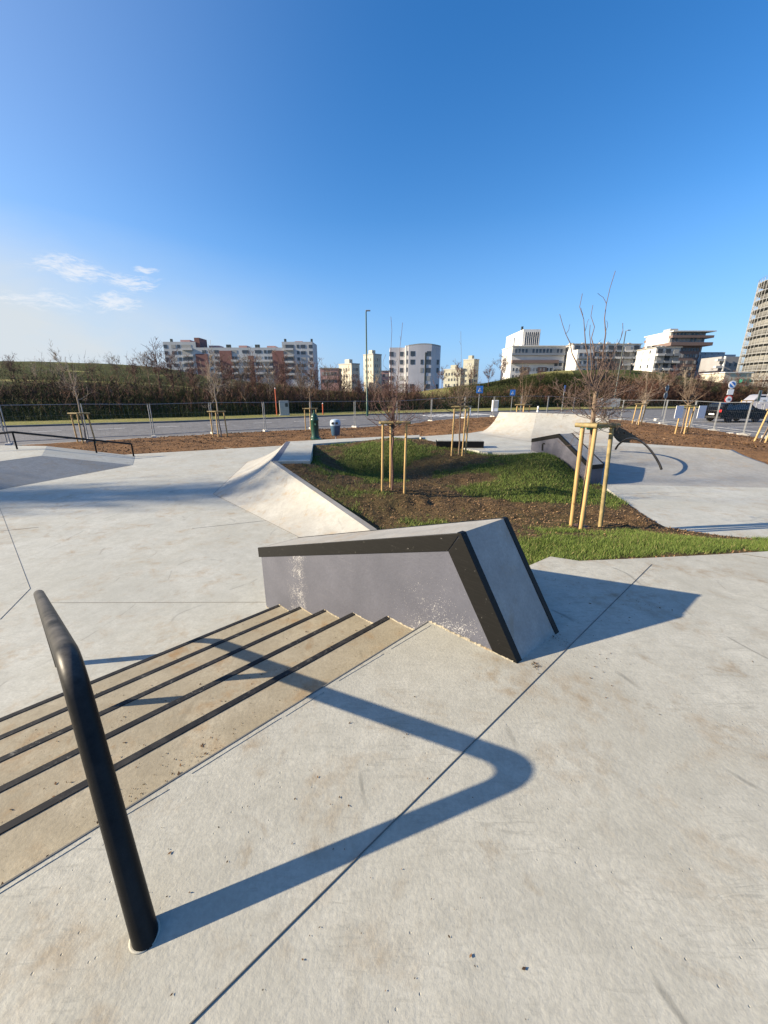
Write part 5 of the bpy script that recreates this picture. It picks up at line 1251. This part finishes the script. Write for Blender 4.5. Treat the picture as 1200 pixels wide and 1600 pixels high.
# 2. low blocks left of centre
for (u0, u1, vt, Y, dp_, nm, lb, mt, wx) in ((500, 528, 576, 190, 10, 'apartment_block', 'low brown pink block half hidden right of the long apartment block', 'w_pink', 5), (596, 612, 580, 230, 10, 'apartment_block', 'small pink building between cream tower and white block', 'w_pink', 3)):
    t, W_, H_ = block(u0, u1, vt, Y, dp_, nm, lb, mt); grid_win(t, .5, W_ - .5, H_ - 7, H_ - .6, wx, 2, 1.1, 1.4)
    MB().box((W_ / 2, dp_ / 2, H_ + .2), (W_ + .6, dp_ + .6, .35)).build('roof', 'w_tan', t)
def rot_tower(u_c, u_l, u_r, vt, Y, label, m1, nwx=3, rows=6, mt2=None, ww=.9):
    # corner toward the viewer at u_c; left face in the sun, right face in shade
    c = A(u_c, vt, Y); l = A(u_l, vt, Y); r = A(u_r, vt, Y); al = R(38)
    WL = (c.x - l.x) / math.cos(R(45)); WR = (r.x - c.x) / math.cos(R(45)); H_ = c.z - GZ
    t = thing('tower_block', label, 'building', (c.x, Y, GZ), R(45))
    MB().box((WR / 2, WL / 2, H_ / 2), (WR, WL, H_)).build('wall', m1, t)
    MB().box((WR / 2, WL / 2, H_ + .25), (WR + .3, WL + .3, .5)).build('roof', 'w_tan', t); MB().box((WR * .45, WL * .5, H_ + 1.4), (WR * .4, WL * .35, 1.8)).build('roof_box', m1, t)
    grid_win(t, .8, WL - .8, H_ - rows * 2.9, H_ - .8, nwx, rows, ww, 1.3, -.03, 0, None, 'pane', 'y'); grid_win(t, .8, WR - .8, H_ - rows * 2.9, H_ - .8, nwx, rows, ww, 1.3, -.03, 0)
    return t
rot_tower(549, 527, 561, 569, 185, 'squat cream tower block between the apartment block and street lamp', 'w_cream', 4, 4, ww=.5)
rot_tower(583, 567, 596, 554, 200, 'tall cream tower block right behind the street lamp', 'w_cream', 3, 7, ww=.45)
rot_tower(720, 697, 729, 577, 205, 'low olive tower block right of the white apartment building', 'w_olive', 5, 4)
rot_tower(741, 727, 751, 562, 215, 'tall olive tower block with one column of dark windows', 'w_olive', 2, 7)
# 3. white modern block with rounded corner and curved roof
Y = 150.0
a = A(609, 543, Y); b = A(639, 543, Y); c = A(637, 541, Y - 4); d = A(691, 541, Y - 4)
t = thing('apartment_block', 'white modern apartment building with rounded corner and curved roofline', 'building', (a.x, Y, GZ))
Hw = a.z - GZ; Wa = b.x - a.x; H2 = c.z - GZ; x0 = c.x - a.x; x1 = d.x - a.x
MB().box((Wa / 2, 5, Hw / 2), (Wa, 10, Hw)).build('wall', 'w_lilac', t)
pl = [(x0 + .3, -4)] + [(x0 + (x1 - x0) * k / 10, -4 - .12 * math.sin(math.pi * k / 10)) for k in range(1, 8)] + [(x1 - 2.2, -3.8), (x1 - .9, -3.0), (x1 - .2, -1.8), (x1, 0), (x1, 9), (x0 + .3, 9)]
def rooftop(p): f = (p[0] - x0) / (x1 - x0); return H2 + .5 * math.sin(math.pi * min(1, max(0, f * 1.15 - .05)))
MB().prism(pl, 0, rooftop).build('wall', 'w_lilac', t)
MB().prism([(p[0], p[1] + (0.1 if p[1] < 0 else -.1)) for p in pl], lambda p: rooftop(p) + .02, lambda p: rooftop(p) + .45).build('roof', 'w_tan', t)
MB().box(((Wa + x0) / 2 - .1, -1.0, Hw / 2 + .2), (1.8, 4.0, Hw + .4)).build('stair_tower', 'w_white', t)
for r in range(7):
    z = Hw - 2.2 - r * 2.75
    for f, w_ in ((.18, 1.5), (.72, 1.3)): win_obj(w_, 1.5, t, Wa * f - .6, -.05, z, 0)
    win_obj(.8, 1.4, t, (Wa + x0) / 2 - .2, -3.05, z, 0)
    zz_ = H2 - 2.4 - r * 2.75; wx = x1 - x0
    for f, w_, rowsok in ((.15, 1.6, (0, 1, 4, 5)), (.42, .9, (1, 2, 5, 6)), (.62, 1.5, (0, 1, 2, 3, 4, 5, 6)), (.90, .9, (1, 2, 4))):
        if r in rowsok: win_obj(w_, 1.6, t, x0 + wx * f, -4 - .12 * math.sin(math.pi * f) + .0 + (.75 if f > .85 else 0), zz_, 0 if f < .85 else R(25))
MB().box((x0 + (x1 - x0) * .53, -4.16, H2 / 2 - 1), (.5, .12, H2 - 2)).build('recess', 'pole_dark', t)
# 4. white tower over brown banded block
Y = 205.0
t, W_, H_ = block(801, 884, 541.5, Y, 17, 'apartment_block', 'white and brown banded apartment block carrying a glazed white tower', 'w_white')
sc = W_ / 83.0
for u0, u1 in ((817, 831), (844, 858)): MB().box(((u0 + u1) / 2 * sc - 801 * sc, -.06, (H_ - 9.5) / 2), ((u1 - u0) * sc, .25, H_ - 9.5)).build('brown_panel', 'w_brown', t)
MB().box((W_ * .44, -.7, H_ - 7.0), (W_ * .88, 1.6, 1.5)).build('balcony', 'w_brown', t); MB().box((W_ / 2 - .2, -.5, H_ - 3.6), (W_, 1.2, .9)).build('balcony', 'glassrail', t); MB().box((W_ / 2, 8, H_ + .2), (W_ + .8, 18, .4)).build('roof', 'w_white', t)
MB().box((W_ / 2, -.03, H_ - 2.0), (W_ * .98, .06, 2.2)).build('loggia', 'w_tan', t)
grid_win(t, 1, W_ - 1, H_ - 3, H_ - 1, 14, 1, 1.0, 1.7, -.08); grid_win(t, .6, W_ * .8, H_ - 25.5, H_ - 9.0, 12, 5, .8, 1.5, -.22)
for r in range(6): MB().box((W_ * .90, -.6, H_ - 7.2 - 3.05 * r), (W_ * .18, 1.3, .9)).build('balcony', 'glassrail', t)
grid_win(t, W_ * .82, W_ * .98, H_ - 25, H_ - 6.5, 2, 6, 1.6, 1.9, -.05)
for r in range(7): win_obj(.8, 1.4, t, -.04, 8.5, H_ - 4 - r * 3.05, R(90)); MB().box((-.5, 9.5, H_ - 5 - r * 3.05), (1.0, 1.8, .9)).build('balcony', 'parapet', t)
aa = A(818, 514.5, Y + 6); bb_ = A(845, 515, Y + 6); tx0 = aa.x - t.location.x; tx1 = bb_.x - t.location.x; th = aa.z - GZ
MB().box(((tx0 + tx1) / 2, 6 + 14, (th + H_) / 2), (tx1 - tx0, 28, th - H_)).build('tower', 'w_white', t)
MB().box(((tx0 + tx1) / 2 + .3, 6 - .05, H_ + (th - H_) * .46), (tx1 - tx0 - 1.4, .2, (th - H_) * .78)).build('glazing', 'pane', t)
for k in range(8): MB().box((tx0 + 1.0 + (tx1 - tx0 - 1.6) * k / 7, 5.75, H_ + (th - H_) * .46), (.22, .2, (th - H_) * .78)).build('mullion', 'w_white', t)
for k in range(3): win_obj(1.6, 5.0 if k == 1 else 5.6, t, tx0 - .04, 12 + 7 * k, H_ + (th - H_) * .45, R(90), 'w_tan' if k != 1 else 'pane', 'panel')
MB().box((tx0 + .6, 10, th + .9), (.9, .9, 1.9)).build('chimney', 'pole_dark', t); MB().box(((tx0 + tx1) / 2, 20, th + .4), (3, 3, .8)).build('roof_box', 'cabinet', t)
clean(t)
# 5. long stepped white blocks
def stepped(u0, u1, vt, Y, dp_, label, nb_, brown=None, rows=5):
    t, W_, H_ = block(u0, u1, vt, Y, dp_, 'apartment_block', label, 'w_white'); n = 0
    MB().box((W_ / 2, -.06, H_ / 2 - .6), (W_ * .985, .1, H_ - 1.6)).build('recess', 'w_tan', t)
    if brown: MB().box((W_ * (brown[0] + brown[1]) / 2, -.12, H_ / 2 - 3), (W_ * (brown[1] - brown[0]), .2, H_ - 9)).build('brown_panel', 'w_brown', t)
    for r in range(rows):
        z = H_ - 1.5 - r * 3.05
        for i in range(nb_):
            x = W_ * (i + .5) / nb_
            win_obj(W_ / nb_ * .62, 1.8, t, x, -.2, z, 0)
            if brown and brown[0] < (i + .5) / nb_ < brown[1] and r > 1: continue
            MB().box((x, -.8, z - 1.55), (W_ / nb_ * .88, 1.4, .95)).build('balcony', 'glassrail' if (i + r) % 3 else 'parapet', t)
        for k in range(3): win_obj(.9, 1.4, t, -.04, dp_ * (.2 + .27 * k), z, R(90))
    MB().box((W_ / 2, dp_ / 2, H_ + .15), (W_ + .9, dp_ + .9, .35)).build('roof', 'w_tan', t)
    rg = random.Random(int(u0))
    for k in range(6): MB().box((W_ * rg.uniform(.05, .95), dp_ * .4, H_ + .9), (rg.uniform(.8, 2.5), 1.5, rg.uniform(.6, 1.4))).build('roof_unit', 'cabinet', t)
    clean(t); return t
t, W_, H_ = block(878, 1034, 545, 232, 14, 'apartment_block', 'long dull grey apartment row set back behind the white blocks', 'w_dull'); clean(t)
grid_win(t, 1, W_ - 1, H_ - 10, H_ - .8, 22, 3, 1.2, 1.5)
MB().box((W_ / 2, 7, H_ + .2), (W_ + .8, 14.8, .4)).build('roof', 'w_tan', t)
stepped(896, 1002, 538, 200, 16, 'long white apartment block with grey balconies behind the nearest tree crown', 8, (.42, .8))
t, W_, H_ = block(903, 930, 546, 182, 10, 'apartment_block', 'white stepped wing in front of the long white block', 'w_white'); grid_win(t, .5, W_ - .5, H_ - 14, H_ - .5, 3, 4, 1.3, 1.6)
for r in range(4): MB().box((W_ / 2, -.6, H_ - 3.4 - r * 3.2), (W_ * .95, 1.2, .9)).build('balcony', 'glassrail', t)
clean(t)
stepped(1026, 1064, 543, 185, 19, 'white terraced apartment block with stepped balconies left of the brown tower', 3, None, 6)
# 6. brown tower with overhanging top floors
Y = 205
t, W_, H_ = block(1062, 1096, 536, Y, 18, 'tower_block', 'brown brick tower with wide overhanging pale top floors', 'w_brown')
aa = A(1048, 519, Y); bb_ = A(1112, 519, Y); tx0 = aa.x - t.location.x; tx1 = bb_.x - t.location.x; th = aa.z - GZ
MB().box(((tx0 + tx1 - 3) / 2, 9, (th + H_ - 1) / 2), (tx1 - tx0 - 3, 19, th - H_ + 1)).build('upper_floors', 'w_tan', t)
MB().box(((tx0 + tx1) / 2, 8.6, H_ - .6), (tx1 - tx0 + .4, 21.6, 1.5)).build('balcony', 'w_brown', t); MB().box(((tx0 + tx1) / 2, 8.6, H_ + 2.7), (tx1 - tx0 + .2, 21.4, 1.1)).build('balcony', 'w_brown', t); MB().box(((tx0 + tx1) / 2, 8.5, th + .2), (tx1 - tx0 + .8, 22, .45)).build('roof', 'w_white', t)
grid_win(t, tx0 + .5, tx1 - 3, H_ + .2, th, 9, 2, 1.0, 1.5, -.55); MB().box((tx0 - .02, 9, (th + H_) / 2), (.3, 17, th - H_ - .2)).build('side_wall', 'w_white', t)
grid_win(t, .5, W_ - .5, H_ - 22, H_ - 1.5, 7, 7, 1.0, 1.5, -.05); MB().box((W_ + 1.2, 6, H_ / 2), (2.4, 8, H_ - 1.5)).build('white_wing', 'w_grey', t)
for r in range(7): win_obj(1.2, 1.5, t, W_ + 1.2, 1.95, H_ - 3 - 3 * r, 0)
MB().box((tx0 + 6, 9, th + 1.4), (4, 5, 2.2)).build('roof_box', 'w_tan', t); MB().box((tx0 + 14, 9, th + .9), (9, 4, 1.2)).build('roof_box', 'cabinet', t)
clean(t)
# 7. grey blocks beyond
t, W_, H_ = block(1096, 1150, 554, 215, 14, 'apartment_block', 'grey apartment block with balconies between brown tower and scaffolding', 'w_grey'); grid_win(t, .5, W_ - .5, H_ - 16, H_ - .5, 8, 5, 1.3, 1.5)
for r in range(4): MB().box((W_ * .22, -.6, H_ - 4.2 - r * 3.2), (W_ * .4, 1.2, .9)).build('balcony', 'glassrail', t)
for k in range(4): MB().box((W_ * (.2 + .2 * k), 6, H_ + .8), (3, 3, 1.6)).build('roof_box', 'w_tan', t)
clean(t)
t, W_, H_ = block(1128, 1160, 557, 190, 12, 'apartment_block', 'plain grey block with a white open stair beside the scaffolding', 'w_dull'); clean(t)
grid_win(t, 1, W_ - 1, H_ - 14, H_ - 2, 3, 4, 1.0, 1.3)
for r in range(5): MB().box((-1.0, -.5, H_ - 1.6 - 3 * r), (3.2, 1.6, 1.0)).build('balcony', 'parapet', t)
MB().box((.9, -1.0, H_ / 2), (.6, .8, H_)).build('stair_tower', 'w_white', t)
t, W_, H_ = block(1133, 1175, 583, 120, 9, 'warehouse', 'low cream hall at the foot of the scaffolded tower', 'w_cream'); clean(t)
MB().box((W_ / 2, 4.5, H_ + .15), (W_ + .6, 9.6, .3)).build('roof', 'w_white', t); MB().box((W_ * .75, -.6, H_ - 2.2), (2.6, 1.2, .9)).build('awning', 'strap', t); MB().box((W_ * .3, -.05, 1.4), (2.4, .1, 2.6)).build('door', 'pane', t)
# 8. scaffolded round tower
Yc = 138.0; l0 = A(1184, 612, Yc); Rr = 17.0; cxp = Vector((l0.x + Rr * 1.03, Yc + 5, GZ)); 
t = thing('tower_block', 'round tower wrapped in scaffolding at the right edge', 'building', cxp)
topz = A(1200, 425, Yc).z - GZ
MB().lathe([(Rr - 1.5, 0), (Rr - 1.5, topz - 5)], n=48).build('wall', 'net', t, smooth='auto')
fl_ = int(topz / 2.9); nseg = 64
for k in range(fl_ + 1):
    z = k * 2.9 + 1.2; rr = Rr
    MB().lathe([(rr - 1.3, z), (rr, z), (rr, z + .25), (rr - 1.3, z + .25)], n=nseg).build('scaffold_deck', 'scaff', t)
    for dz_ in (1.0, 1.5): MB().tube([(rr * math.cos(6.2832 * j / nseg), rr * math.sin(6.2832 * j / nseg), z + dz_) for j in range(nseg + 1)], .06, 4, False).build('guard_rail', 'scaff', t)
    if k < fl_ - 1: MB().lathe([(Rr - 1.44, z + .5), (Rr - 1.44, z + 1.9)], n=48).build('window_band', 'netdark' if k % 2 else 'net', t)
for j in range(nseg):
    a_ = 6.2832 * j / nseg; MB().tube([(Rr * math.cos(a_), Rr * math.sin(a_), 0), (Rr * math.cos(a_), Rr * math.sin(a_), topz - 8), (Rr * math.cos(a_), Rr * math.sin(a_), topz + 1)], .08, 4).build('scaffold_pole', 'scaff', t)
